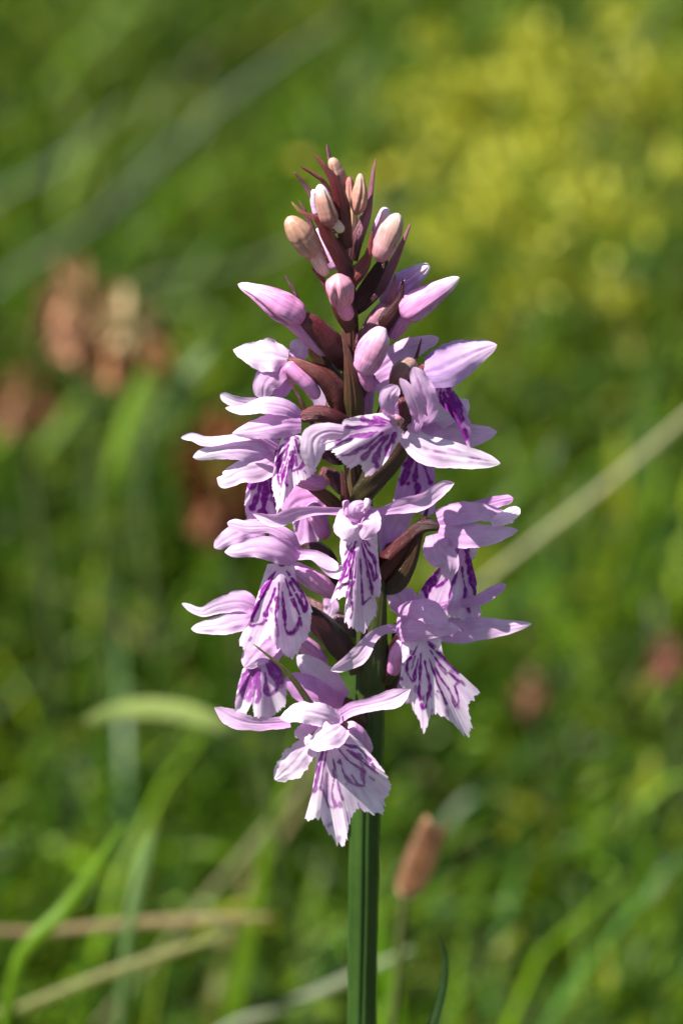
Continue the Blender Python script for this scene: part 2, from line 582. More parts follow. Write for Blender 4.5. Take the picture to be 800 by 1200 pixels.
def flower(ov, c0=DARKM, c1=MAROON, **kw):
    """a flower: its twisted ovary is the part, petals, lip and spur are its sub-parts"""
    CUR[0] = orchid
    o = tube('flower', ov, c0, c1, mat=M_BRACT, lobe=0.09, nl=5, twist=2.2, parent=orchid, **kw)
    CUR[0] = o
    return o


def sepal(pts, **kw):
    return ribbon('sepal', pts, **kw)


def petal(pts, **kw):
    return ribbon('petal', pts, **kw)


def spur(pts, c0=PINK, c1=LIL, **kw):
    return tube('spur', pts, c0, c1, mat=M_BUD, lobe=0.03, **kw)


def bract(pts, c0=DARKM, c1=REDB, cup=0.9, **kw):
    CUR[0] = orchid
    pts = [(p[0], p[1], p[2], p[3] * (0.95 - 0.33 * i / (len(pts) - 1)) + 0.25) for i, p in enumerate(pts)]
    return ribbon('bract', pts, c0=c0, c1=c1, cup=cup, mat=M_BRACT, parent=orchid, ruffle=0.04, jag=0.02, tip=0.06, **kw)


def bud(pts, c0, c1, tipc=None, seam=0.23, **kw):
    CUR[0] = orchid
    pts = [(p[0], p[1], p[2], p[3] * (0.88 if pts[0][1] < 320 else 0.95)) for p in pts]
    o = tube('bud', pts, c0, c1, mat=M_BUD, parent=orchid, nr=40, nt=48, seam=seam, tipc=tipc, **kw)
    CUR[0] = o
    return o


# ------------------------------------------------------------------ ground and meadow grass
def ground_z(x, y):
    return 0.010 * np.sin(3.1 * x + 0.4) * np.sin(2.3 * y + 1.0) + 0.006 * np.sin(9.0 * x + 2.0 * y)


def build_ground():
    xs = np.concatenate([[-300, -60, -15, -5], np.linspace(-2.4, 2.4, 90), [5, 15, 60, 300]])
    ys = np.concatenate([[-300, -60, -15, -4], np.linspace(-1.2, 4.2, 100), [7, 15, 60, 300]])
    X, Y = np.meshgrid(xs, ys, indexing='ij')
    Z = ground_z(X, Y) * np.exp(-((X / 3)**2 + ((Y - 1) / 4)**2))
    V = np.stack([X, Y, Z], -1).reshape(-1, 3)
    o = mesh_obj('ground', V, grid_faces(len(xs), len(ys)), M_GROUND)
    o['kind'] = 'structure'


def blades(base, length, width, azim, lean, curve, colr, nseg=6, roll=None):
    """many grass blades as one vertex array: base (n,3), lean = start tilt from vertical, curve = added tilt to the tip"""
    n = len(base)
    t = np.linspace(0, 1, nseg)
    ang = lean[:, None] + curve[:, None] * t[None]**1.5
    st = length[:, None] / (nseg - 1)
    h = np.concatenate([np.zeros((n, 1)), np.cumsum(np.sin(ang[:, :-1]) * st, axis=1)], axis=1)
    z = np.concatenate([np.zeros((n, 1)), np.cumsum(np.cos(ang[:, :-1]) * st, axis=1)], axis=1)
    dirx, diry = np.cos(azim)[:, None], np.sin(azim)[:, None]
    C = np.stack([base[:, 0:1] + h * dirx, base[:, 1:2] + h * diry, base[:, 2:3] + z], -1)
    ro = (roll if roll is not None else rng.uniform(-1.0, 1.0, n))[:, None] + 0.8 * t[None] * rng.uniform(-1, 1, (n, 1))
    # width vector: across the bend, rolled about the blade
    wx, wy = -np.sin(azim)[:, None], np.cos(azim)[:, None]
    nx, nz = -np.cos(ang), np.sin(ang)
    Wv = np.stack([wx * np.cos(ro) + nx * dirx * np.sin(ro), wy * np.cos(ro) + nx * diry * np.sin(ro), nz * np.sin(ro)], -1)
    prof = np.array([0.7, 1.0, 1.0, 0.85, 0.55, 0.06]) if nseg == 6 else np.interp(t, [0, 0.2, 0.6, 0.85, 1], [0.7, 1, 0.9, 0.5, 0.05])
    hw = (width[:, None] * prof[None] * 0.5)[..., None]
    V = np.stack([C - Wv * hw, C + Wv * hw], axis=2)            # n, nseg, 2, 3
    F0 = grid_faces(nseg, 2)
    F = (F0[None] + (np.arange(n) * nseg * 2)[:, None, None]).reshape(-1, 4)
    colv = np.repeat(colr, nseg * 2, axis=0)
    puv = np.zeros((n, nseg, 2, 3))
    puv[..., 0] = np.array([-0.5, 0.5])[None, None] + rng.uniform(0, 50, (n, 1, 1))
    puv[..., 1] = t[None, :, None] * 2
    return V.reshape(-1, 3), F, colv, puv.reshape(-1, 3)


def build_grass():
    # tufts, denser where the lens looks, thinner further out
    nt_ = 9500
    per = 13
    n = nt_ * per
    k = int(nt_ * 0.70)
    ty = np.concatenate([rng.uniform(0.12, 1.75, k), rng.uniform(-0.9, 3.6, nt_ - k)])
    tx = np.concatenate([rng.uniform(-0.42, 0.42, k), rng.uniform(-1.6, 1.6, nt_ - k)])
    hgt = 0.5 + 0.25 * (np.sin(tx * 71 + 3 * np.sin(ty * 23)) * np.cos(ty * 53 + 2 * np.sin(tx * 31)) + np.sin(tx * 37 - ty * 29 + 1.0) + 0.6 * np.sin(tx * 113 + ty * 97))
    keep = rng.random(nt_) < np.clip(-0.15 + 1.5 * hgt, 0, 1)
    tx, ty, hgt = tx[keep], ty[keep], hgt[keep]
    nt_ = len(tx)
    n = nt_ * per
    tuft = np.repeat(np.arange(nt_), per)
    y = ty[tuft] + rng.normal(0, 0.006, n)
    x = tx[tuft] + rng.normal(0, 0.006, n)
    tcol = rng.uniform(0.45, 1.5, nt_)[tuft]
    tlen = (rng.uniform(0.7, 1.2, nt_) * np.clip(0.45 + 1.0 * hgt, 0.35, 1.5))[tuft]
    taz = rng.normal(0.25, 1.0, nt_)[tuft]
    near = np.hypot(x - 0.002, y) < 0.018
    x = x + near * 0.04
    patch = 0.5 + 0.5 * np.sin(x * 9 + 2 * np.sin(y * 5)) * np.cos(y * 7 + 1.3 * x)
    leftn = np.clip(0.5 - x * 2.2 - (y - 0.4) * 0.3, 0, 1)          # coarser grass to the left and near
    z = ground_z(x, y)
    ln = rng.uniform(0.035, 0.095, n) * (0.75 + 0.35 * patch) * tlen
    # the sward dips towards the lens, in front of the orchid
    ln = ln * np.where(y < 0.10, 0.85, 1.0)
    wd = (rng.gamma(2.5, 0.00030, n) + 0.0005) * (0.85 + 0.65 * leftn)
    az = taz + rng.normal(0, 0.7, n)
    az = np.where(rng.random(n) < 0.25, rng.uniform(-3.14, 3.14, n), az)
    lean = np.abs(rng.normal(0.50, 0.42, n))
    cur = np.abs(rng.normal(1.45, 0.65, n))
    g = rng.random(n)[:, None]
    dark = np.array([0.011, 0.036, 0.002]); mid = np.array([0.048, 0.108, 0.003]); yel = np.array([0.150, 0.185, 0.007])
    blue = np.array([0.040, 0.100, 0.018]); straw = np.array([0.30, 0.24, 0.11])
    c = dark * (1 - g) + mid * g
    m = rng.random(n) < 0.26
    c[m] = np.array([0.118, 0.215, 0.008]) * rng.uniform(0.8, 1.5, (m.sum(), 1))
    rightn = np.clip(0.45 + x * 1.6 + 0.25 * (y - 0.7), 0.05, 0.85) * (0.5 + 0.8 * patch)
    m = rng.random(n) < rightn * 0.9
    c[m] = c[m] * 0.4 + yel * 0.85
    m = rng.random(n) < 0.16
    c[m] = blue * rng.uniform(0.8, 1.3, (m.sum(), 1))
    m = rng.random(n) < (0.012 + 0.02 * rightn)
    c[m] = straw * rng.uniform(0.5, 1.1, (m.sum(), 1))
    c *= (rng.uniform(0.75, 1.25, n) * tcol * np.clip(0.88 + 1.4 * x, 0.6, 1.35))[:, None] * 0.92
    V, F, colv, puv = blades(np.c_[x, y, z - 0.003], ln, wd, az, lean, cur, c)
    o = mesh_obj('grass', V, F, M_GRASS, col=colv, puv=puv)
    o['kind'] = 'stuff'
    o['label'] = 'short green meadow grass covering the ground behind the orchid'
    o['category'] = 'grass'




def build_leaflets():
    """low herb leaves of the sward: small folded ovals at all heights among the grass"""
    n = 42000
    k = int(n * 0.75)
    y = np.concatenate([rng.uniform(0.12, 1.75, k), rng.uniform(-0.9, 3.6, n - k)])
    x = np.concatenate([rng.uniform(-0.42, 0.42, k), rng.uniform(-1.6, 1.6, n - k)])
    m = np.hypot(x - 0.002, y) < 0.02
    x = x + m * 0.05
    hgt = 0.5 + 0.25 * (np.sin(x * 61 + 3 * np.sin(y * 27)) * np.cos(y * 47 + 2 * np.sin(x * 33)) + np.sin(x * 41 - y * 31 + 2.0))
    z = ground_z(x, y) + 0.004 + rng.random(n)**1.2 * 0.062 * np.clip(0.3 + hgt, 0.2, 1.3)
    L = rng.uniform(0.006, 0.024, n)
    W = rng.uniform(0.00035, 0.0010, n) + 0.02 * L
    az = np.where(rng.random(n) < 0.3, rng.uniform(-3.14, 3.14, n), rng.normal(0.2, 0.8, n))
    el = rng.normal(0.55, 0.45, n)
    d = np.stack([np.cos(az) * np.cos(el), np.sin(az) * np.cos(el), np.sin(el)], -1)
    u = norm(np.cross(d, np.stack([rng.normal(0, 0.4, n), rng.normal(0, 0.4, n), np.ones(n)], -1)))
    nn = np.cross(u, d)
    C = np.stack([x, y, z], -1)
    rows = []
    for t_, w_, s_ in ((0.0, 0.25, 0.0), (0.33, 1.0, 0.12), (0.7, 0.85, 0.10), (1.0, 0.08, -0.05)):
        c_ = C + d * (L * t_)[:, None] + nn * (L * s_)[:, None]
        for q in (-1, 0, 1):
            rows.append(c_ + u * (W * w_ * q)[:, None] + nn * (W * w_ * 0.35 * abs(q))[:, None])
    V = np.stack(rows, 1)
    F = (grid_faces(4, 3)[None] + (np.arange(n) * 12)[:, None, None]).reshape(-1, 4)
    g = rng.random((n, 1))
    c = np.array([0.018, 0.045, 0.003]) * (1 - g) + np.array([0.085, 0.150, 0.008]) * g
    right = np.clip(0.45 + x * 1.4, 0.05, 0.9)
    m = rng.random(n) < 0.35 * right
    c[m] = np.array([0.17, 0.19, 0.012])
    m = rng.random(n) < 0.12
    c[m] = np.array([0.15, 0.24, 0.03])
    c *= rng.uniform(0.45, 1.2, (n, 1)) * np.clip(0.85 + 1.6 * x, 0.5, 1.35)[:, None]
    puv = np.zeros((n, 12, 3))
    puv[..., 0] = rng.uniform(0, 60, (n, 1))
    o = mesh_obj('ground_cover', V.reshape(-1, 3), F, M_GRASS, col=np.repeat(c, 12, axis=0), puv=puv.reshape(-1, 3))
    o['kind'] = 'stuff'
    o['label'] = 'small green herb leaves mixed through the meadow grass'
    o['category'] = 'ground cover'


build_ground()
build_grass()
build_leaflets()


# ------------------------------------------------------------------ single plants in the meadow
def wtube(path, rad, nr=8):
    C = np.asarray(path, float)
    nt = len(C)
    T = norm(np.gradient(C, axis=0))
    ref = np.array([0.31, -0.9, 0.3])
    A = norm(np.cross(T, ref)); Bq = np.cross(T, A)
    th = np.linspace(0, 2 * math.pi, nr, endpoint=False)
    rad = np.broadcast_to(np.asarray(rad, float), (nt,))
    V = C[:, None] + (A[:, None] * np.cos(th)[None, :, None] + Bq[:, None] * np.sin(th)[None, :, None]) * rad[:, None, None]
    puv = np.zeros_like(V)
    puv[..., 0] = np.cos(th)[None]; puv[..., 1] = np.linspace(0, 2, nt)[:, None]
    return V.reshape(-1, 3), grid_faces(nt, nr, True), puv.reshape(-1, 3)


def thing(name, loc, label, cat, group=None):
    o = bpy.data.objects.new(name, None)
    COL.objects.link(o)
    o.location = loc
    o.empty_display_size = 0.01
    o['label'] = label
    o['category'] = cat
    if group:
        o['group'] = group
    return o


def root_of(p, dx=0.0, dy=0.0):
    x, y = p[0] + dx, p[1] + dy
    return np.array([x, y, float(ground_z(x, y)) - 0.002])


def strip_blade(name, pts, hw, colr, label, cat, mat=None, cup=0.35, group=None, roll=0.0):
    """one leaf blade or straw: world points from its root to its tip"""
    S = spline(np.c_[np.asarray(pts, float), np.asarray(hw, float)], 40)
    C, w = S[:, :3], np.maximum(S[:, 3], 1e-5)
    T, Nn, Wd = frames(C, VIEW + np.array([0, 0, 0.4]))
    ro = np.full(40, R(roll))
    W2 = Wd * np.cos(ro)[:, None] + Nn * np.sin(ro)[:, None]
    N2 = Nn * np.cos(ro)[:, None] - Wd * np.sin(ro)[:, None]
    s = np.linspace(-1, 1, 7)
    V = C[:, None] + W2[:, None] * (s[None] * w[:, None])[..., None] + N2[:, None] * ((-cup * np.abs(s)**1.5)[None] * w[:, None])[..., None]
    puv = np.zeros_like(V)
    puv[..., 0] = s[None]; puv[..., 1] = np.linspace(0, 3, 40)[:, None]; puv[..., 2] = len(bpy.data.objects) * 0.4
    base = np.array(pts[0])
    o = mesh_obj(name, V.reshape(-1, 3), grid_faces(40, 7), mat or M_GRASS, col=np.broadcast_to(np.asarray(colr), (280, 3)), puv=puv.reshape(-1, 3), loc=base)
    o.location = base
    o['label'] = label
    o['category'] = cat
    if group:
        o['group'] = group
    return o


def up_from(p, dx, dy, n=3):
    """points of a bent stalk from the ground to p"""
    r0 = root_of(p, dx, dy)
    return [r0, r0 * 0.55 + p * 0.45 + np.array([-(dx) * 0.1, 0, 0.010]), p]


LG = (0.15, 0.24, 0.045)
GG = (0.09, 0.19, 0.022)
PG = (0.20, 0.25, 0.10)
ST = (0.36, 0.30, 0.15)


def arc(pxs, dist, root_dx, root_dy):
    ps = [B(x, y, dist + dd) for x, y, dd in pxs]
    return [root_of(ps[0], root_dx, root_dy)] + ps


strip_blade('sedge', arc([(300, 875, 0.01), (268, 852, 0), (200, 830, 0), (140, 832, 0.0), (100, 846, -0.005)], 0.80, 0.02, 0.01),
            [0.0003, 0.0008, 0.0013, 0.0016, 0.0015, 0.0005], (0.19, 0.24, 0.07), 'wide pale green blade arching flat left of the lowest orchid flower', 'grass blade', cup=0.2)
strip_blade('sedge', arc([(20, 1130, 0), (80, 1060, 0), (145, 965, 0)], 0.74, -0.02, 0.0),
            [0.0007, 0.0010, 0.0011, 0.0003], (0.09, 0.17, 0.01), 'bright green upright blade in the lower left corner', 'grass blade')
strip_blade('sedge', arc([(150, 1100, 0), (170, 1000, 0), (180, 975, 0)], 0.78, -0.01, 0.0),
            [0.0006, 0.0009, 0.0010, 0.0003], (0.12, 0.19, 0.06), 'short pale blade just above the dry straws', 'grass blade')
strip_blade('sedge', arc([(125, 575, 0), (150, 500, 0), (172, 430, 0)], 0.98, -0.008, 0.01),
            [0.0002, 0.0005, 0.0020, 0.0008], (0.12, 0.20, 0.02), 'light green blade standing under the brown flower heads', 'grass blade')
strip_blade('sedge', arc([(170, 520, 0), (205, 460, 0), (245, 410, 0)], 1.0, -0.02, 0.01),
            [0.0002, 0.0005, 0.0020, 0.0008], (0.13, 0.19, 0.08), 'greyish blade leaning right beside the brown flower heads', 'grass blade')
strip_blade('dry_straw', arc([(-60, 1100, 0.0), (40, 1092, 0), (140, 1082, 0), (230, 1077, 0), (316, 1074, 0)], 0.79, -0.05, 0.0),
            [0.0004, 0.0005, 0.0006, 0.0007, 0.0008, 0.0003], (0.19, 0.13, 0.06), 'tan dry straw lying level across the lower left grass', 'straw', mat=M_DRY)
strip_blade('dry_straw', arc([(-70, 1215, 0), (30, 1178, 0), (120, 1142, 0), (200, 1115, 0), (275, 1092, 0)], 0.77, -0.05, 0.0),
            [0.0004, 0.0005, 0.0006, 0.0007, 0.0007, 0.0002], (0.14, 0.14, 0.03), 'yellowish straw slanting below the tan straw', 'straw', mat=M_DRY)
strip_blade('dry_straw', arc([(540, 705, 0), (610, 645, 0), (700, 575, 0), (800, 490, 0), (870, 430, 0)], 0.88, -0.10, 0.0),
            [0.0003, 0.0004, 0.00045, 0.0005, 0.0005, 0.0003], (0.27, 0.26, 0.12), 'long pale straw slanting across the grass right of the orchid', 'straw', mat=M_DRY)
strip_blade('dry_straw', arc([(250, 1215, 0), (330, 1180, 0), (410, 1145, 0), (482, 1112, 0)], 0.80, -0.06, 0.0),
            [0.0006, 0.0006, 0.0007, 0.0007, 0.0003], (0.16, 0.19, 0.10), 'greyish green stalk crossing behind the foot of the stem', 'stalk', mat=M_DRY)
for i, (a, dd, c, lab) in enumerate([
    ([(-30, 365, 0), (120, 250, 0), (260, 120, 0), (400, 20, 0)], 1.22, (0.20, 0.28, 0.14), 'long grey green stem slanting from left edge to top edge'),
    ([(150, 350, 0), (290, 310, 0), (420, 250, 0), (560, 200, 0)], 1.18, (0.19, 0.24, 0.07), 'faint pale stem passing behind the orchid buds'),
    ([(-20, 250, 0), (70, 190, 0), (150, 120, 0)], 1.25, (0.20, 0.26, 0.16), 'greyish stem blurred near the top left corner'),
    ([(600, 420, 0), (650, 270, 0), (720, 110, 0), (790, -20, 0)], 1.25, (0.24, 0.26, 0.12), 'pale stem rising steeply through the yellow flowers'),
]):
    strip_blade('sedge', arc(a, dd, -0.03, 0.0), [0.0004] + [0.0006] * (len(a) - 1) + [0.0004], tuple(0.36 * v for v in c), lab, 'grass stem', mat=M_DRY)


def floret_mesh(kind):
    """shared meshes of small pieces"""
    t = np.linspace(0, 1, 7)
    s = np.linspace(-1, 1, 5)
    if kind == 'floret':
        w = 0.0011 * np.sin(np.clip(t * 0.92 + 0.08, 0, 1) * math.pi)**0.7
        L, bend = 0.0062, 0.0016
    else:
        w = 0.0030 * np.sin(np.clip(t * 0.8 + 0.08, 0, 1) * math.pi)**0.8
        L, bend = 0.0065, 0.0012
    V = np.stack([s[None] * w[:, None], np.broadcast_to((bend * t**2)[:, None], (7, 5)) + 0.4 * w[:, None] * s[None]**2, np.broadcast_to((L * t)[:, None], (7, 5))], -1)
    return V.reshape(-1, 3), grid_faces(7, 5)


FL_V, FL_F = floret_mesh('floret')
PT_V, PT_F = floret_mesh('petal')


def basis(z):
    z = np.asarray(z) / np.linalg.norm(z)
    a = np.cross(z, [0.3, 0.8, 0.52]); a /= np.linalg.norm(a)
    return np.stack([a, np.cross(z, a), z], 1)


def dried_head(p, size, colr, capc, label, droop=1.0, tall=1.0, name='withered_flower', stalk_d=(0.01, 0.0)):
    """a withered clover-like flower head: many hanging dry florets on a stalk"""
    base = root_of(p, *stalk_d)
    th = thing(name, base, label, 'withered flower')
    S = spline(np.array(up_from(p, *stalk_d)), 14)
    V, F, puv = wtube(S, 0.0010)
    mesh_obj('stalk', V, F, M_DRY, th, col=np.broadcast_to(np.array([0.10, 0.14, 0.04]), V.shape), puv=puv, loc=base)
    vs_, fs_, cs_, pv = [], [], [], []
    n = 90
    k0 = 0
    for i in range(n):
        zf = 1 - 2 * (i + 0.5) / n
        phi = i * 2.39996
        rr = math.sqrt(max(0, 1 - zf * zf))
        d = np.array([rr * math.cos(phi), rr * math.sin(phi), zf * tall + 0.1])
        d2 = d + np.array([0, 0, -droop * 0.8]) + rng.normal(0, 0.22, 3)
        Bm = basis(d2)
        sc = size / 0.012 * rng.uniform(0.75, 1.2)
        v = (FL_V * sc) @ Bm.T + p + d * size * 0.38
        vs_.append(v); fs_.append(FL_F + k0); k0 += len(v)
        cc = (np.array(colr) if zf < 0.45 else np.array(capc)) * rng.uniform(0.7, 1.4)
        cs_.append(np.broadcast_to(cc, v.shape))
    V = np.concatenate(vs_)
    mesh_obj('head', V, np.concatenate(fs_), M_RUST, th, col=np.concatenate(cs_), puv=V * 400, loc=base)
    return th


RUST = (0.20, 0.070, 0.035)
TAN = (0.38, 0.24, 0.12)
dried_head(B(92, 365, 1.02), 0.0115, (0.40, 0.20, 0.11), (0.44, 0.25, 0.13), 'larger rust brown withered flower head at the left, upper of the pair', tall=1.2)
dried_head(B(150, 400, 1.00), 0.0120, (0.36, 0.18, 0.08), (0.55, 0.42, 0.22), 'rust brown withered head with a tan top, right of the pair')
dried_head(B(28, 470, 1.03), 0.0100, (0.32, 0.16, 0.08), (0.32, 0.17, 0.08), 'dull brown withered flower head near the left edge')
dried_head(B(262, 560, 0.98), 0.0125, (0.17, 0.058, 0.018), (0.22, 0.08, 0.03), 'dark rusty withered head partly hidden behind the left orchid flowers', tall=1.7)
dried_head(B(783, 770, 0.95), 0.0055, (0.30, 0.12, 0.08), (0.34, 0.15, 0.10), 'small pinkish brown withered head at the right edge')
dried_head(B(622, 812, 0.98), 0.0055, (0.26, 0.13, 0.07), (0.30, 0.18, 0.09), 'small faded brown withered head in the grass right of the orchid')


def seed_spike():
    p0, p1 = B(474, 1052, 0.735), B(507, 972, 0.735)
    base = root_of(p0, -0.012, 0.01)
    th = thing('seed_head', base, 'rusty brown seed spike on a thin stalk right of the orchid stem', 'seed head')
    S = spline(np.array([base, base * 0.5 + p0 * 0.5 + np.array([0.001, 0, 0.004]), p0]), 14)
    V, F, puv = wtube(S, 0.0006)
    mesh_obj('stalk', V, F, M_DRY, th, col=np.broadcast_to(np.array([0.12, 0.14, 0.04]), V.shape), puv=puv, loc=base)
    ax = p1 - p0
    vs_, fs_, cs_ = [], [], []
    k0 = 0
    for i in range(150):
        u = (i + 0.5) / 150
        phi = i * 2.39996
        Bm0 = basis(ax)
        d = Bm0[:, 0] * math.cos(phi) + Bm0[:, 1] * math.sin(phi)
        prof = 0.00100 * math.sin(math.pi * (0.08 + 0.88 * u))**0.45
        Bm = basis(d * 0.6 + Bm0[:, 2] * 0.8)
        v = (FL_V * 0.36) @ Bm.T + p0 + ax * u + d * prof * 0.75
        vs_.append(v); fs_.append(FL_F + k0); k0 += len(v)
        cs_.append(np.broadcast_to(np.array((0.60, 0.36, 0.21)) * rng.uniform(0.6, 1.25), v.shape))
    V = np.concatenate(vs_)
    mesh_obj('spike', V, np.concatenate(fs_), M_RUST, th, col=np.concatenate(cs_), puv=V * 400, loc=base)


seed_spike()


def yellow_flower(p, sc, shade, group, label, nh=4):
    """small meadow flower cluster: a few open five-petalled yellow flowers on forking stalks"""
    base = root_of(p, rng.uniform(-0.02, 0.005), 0.005)
    th = thing('yellow_wildflower', base, label, 'wildflower', group)
    vs_, fs_, puvs, k0 = [], [], [], 0
    heads = [p + rng.normal(0, 1, 3) * np.array([0.011, 0.010, 0.009]) * sc * (1.0 if nh < 6 else 2.0) for _ in range(nh)]
    fork = p * 0.8 + base * 0.2 + np.array([0, 0, -0.006])
    for h in heads:
        S = spline(np.array([base, base * 0.4 + fork * 0.6, fork, h]), 14)
        V, F, puv = wtube(S, 0.0005, 6)
        vs_.append(V); fs_.append(F + k0); puvs.append(puv); k0 += len(V)
    V = np.concatenate(vs_)
    mesh_obj('stalk', V, np.concatenate(fs_), M_GRASS, th, col=np.broadcast_to(np.array([0.12, 0.17, 0.03]), V.shape), puv=np.concatenate(puvs), loc=base)
    for h in heads:
        nrm = np.array([rng.normal(-0.2, 0.4), rng.normal(-0.4, 0.4), 0.9])
        Bm0 = basis(nrm)
        vs2, fs2, cs2, k0 = [], [], [], 0
        for j in range(5):
            a = j * 2 * math.pi / 5
            d = Bm0[:, 0] * math.cos(a) + Bm0[:, 1] * math.sin(a) + Bm0[:, 2] * 0.35
            Z = d / np.linalg.norm(d)
            Y_ = Bm0[:, 2] - Z * (Bm0[:, 2] @ Z); Y_ /= np.linalg.norm(Y_)
            Bm = np.stack([np.cross(Y_, Z), Y_, Z], 1)
            v = (PT_V * sc * (0.72 if nh < 6 else 0.44)) @ Bm.T + h
            vs2.append(v); fs2.append(PT_F + k0); k0 += len(v)
            cs2.append(np.broadcast_to(np.array(shade) * rng.uniform(0.8, 1.15), v.shape))
        V = np.concatenate(vs2)
        mesh_obj('blossom', V, np.concatenate(fs2), M_YELLOW, th, col=np.concatenate(cs2), puv=V * 300, loc=base)


def yellow_spray(p, sc, label):
    """a plant topped by a loose frothy cluster of very many tiny yellow-green florets"""
    base = root_of(p, rng.uniform(-0.02, 0.005), 0.005)
    th = thing('yellow_wildflower', base, label, 'wildflower', 'yellow wildflowers in the upper right')
    vs_, fs_, puvs, k0 = [], [], [], 0
    for _ in range(9):
        h = p + rng.normal(0, 1, 3) * np.array([0.012, 0.010, 0.006]) * sc
        S = spline(np.array([base, base * 0.4 + p * 0.6, p * 0.85 + base * 0.15, h]), 12)
        V, F, puv = wtube(S, 0.0004, 6)
        vs_.append(V); fs_.append(F + k0); puvs.append(puv); k0 += len(V)
    V = np.concatenate(vs_)
    mesh_obj('stalk', V, np.concatenate(fs_), M_GRASS, th, col=np.broadcast_to(np.array([0.12, 0.17, 0.02]), V.shape), puv=np.concatenate(puvs), loc=base)
    vs_, fs_, cs_, k0 = [], [], [], 0
    subs = [p + rng.normal(0, 1, 3) * np.array([0.019, 0.016, 0.014]) * sc for _ in range(13)]
    for i in range(300):
        h = subs[i % 13] + rng.normal(0, 1, 3) * np.array([0.0042, 0.0042, 0.0030]) * sc
        nz = np.array([rng.normal(-0.3, 0.6), rng.normal(-0.4, 0.6), 0.7])
        v = (PT_V * rng.uniform(0.28, 0.5)) @ basis(nz).T + h
        vs_.append(v); fs_.append(PT_F + k0); k0 += len(v)
        cs_.append(np.broadcast_to(np.array((0.60, 0.60, 0.08)) * rng.uniform(0.5, 1.2), v.shape))
    V = np.concatenate(vs_)
    o = mesh_obj('inflorescence', V, np.concatenate(fs_), M_YELLOW, th, col=np.concatenate(cs_), puv=V * 300, loc=base)
    o['kind'] = 'stuff'


for (x, y, dd, sc, lab) in [
        (590, 190, 1.18, 0.8, 'brightest yellow wildflowers, right of the orchid tip'),
        (645, 80, 1.26, 1.0, 'yellow wildflowers near the top edge, right of centre'),
        (690, 160, 1.22, 0.9, 'dull yellow wildflowers beside the steep pale stem'),
        (765, 85, 1.28, 0.8, 'yellow wildflowers in the upper right corner'),
        (605, 275, 1.15, 0.7, 'lowest of the yellow wildflowers, right of the orchid buds'),
        (560, 110, 1.24, 0.5, 'leftmost of the upper yellow wildflowers'),
        (670, 290, 1.14, 0.6, 'faint yellow wildflowers low on the right of the yellow patch')]:
    yellow_spray(B(x, y, dd), sc, lab)
yellow_flower(B(455, 222, 1.22), 0.7, (0.55, 0.48, 0.04), None, 'yellow wildflower blurred just right of the orchid tip')

# ------------------------------------------------------------------ the orchid
STEM = [(424, 1210, 0, 18), (425, 1100, 0, 18), (428, 960, 0, 18.5), (433, 860, 0, 18.5), (434, 780, 0, 17), (432, 680, 0, 16), (422, 590, 0, 15),
        (414, 520, 0, 13), (412, 440, 0, 11), (411, 380, 0, 9), (407, 320, 0, 8), (402, 270, 0, 6), (398, 225, 0, 4), (395, 205, 0, 2)]


def build_stem():
    W3 = [[*P(*p[:3]), p[3] * PXM] for p in STEM]
    low = np.array(W3[0])
    W3 = [[low[0] - 0.002, 0, -0.004, 0.0024], [low[0] - 0.001, 0, low[2] * 0.5, 0.0021]] + W3
    nt, nr = 220, 72
    S = spline(np.array(W3), nt)
    C, w = S[:, :3], S[:, 3]
    T, Nn, Wd = frames(C, VIEW)
    th = np.linspace(0, 2 * math.pi, nr, endpoint=False)
    tt = np.linspace(0, 1, nt)
    a = th[None] + 0.5 * tt[:, None] + 0.06 * np.sin(tt * 40)[:, None]
    w = w * (1 + 0.025 * fbm1(tt * 4, 55, 2.0))
    rad = 1 + 0.025 * np.cos(6 * a) + 0.018 * np.cos(11 * a + 1.0) + 0.012 * np.cos(17 * a + 2) - 0.06 * np.exp(-((a - 1.9) / 0.14)**2)
    V = C[:, None] + (Wd[:, None] * np.cos(th)[None, :, None] + Nn[:, None] * np.sin(th)[None, :, None]) * (rad * w[:, None])[..., None]
    z = V[..., 2]
    z1, z2, z3 = P(420, 860)[2], P(420, 640)[2], P(415, 480)[2]
    k1 = np.clip((z - z1) / (z2 - z1), 0, 1)[..., None]
    k2 = np.clip((z - z2) / (z3 - z2), 0, 1)[..., None]
    colr = (GREEN * (1 - k1) + OLIVE * k1) * (1 - k2) + np.array((0.075, 0.030, 0.020)) * k2
    puv = np.zeros_like(V)
    fl_ = 0.5 + 0.5 * fbm1(tt * 3.0, 41, 2.0)[:, None] * np.cos(a * 2 + 1.0)
    colr = colr * (0.8 + 0.4 * fl_[..., None]) + np.array((0.018, 0.0, 0.004)) * np.clip(fl_[..., None] - 0.45, 0, 1) * (0.4 + k1)
    puv[..., 0] = np.cos(th)[None] * 1.6; puv[..., 2] = np.sin(th)[None] * 0.2; puv[..., 1] = tt[:, None] * 2.5
    mesh_obj('stem', V.reshape(-1, 3), grid_faces(nt, nr, True), M_STEM, orchid, col=colr.reshape(-1, 3), puv=puv.reshape(-1, 3), loc=ORCHID_AT)


build_stem()


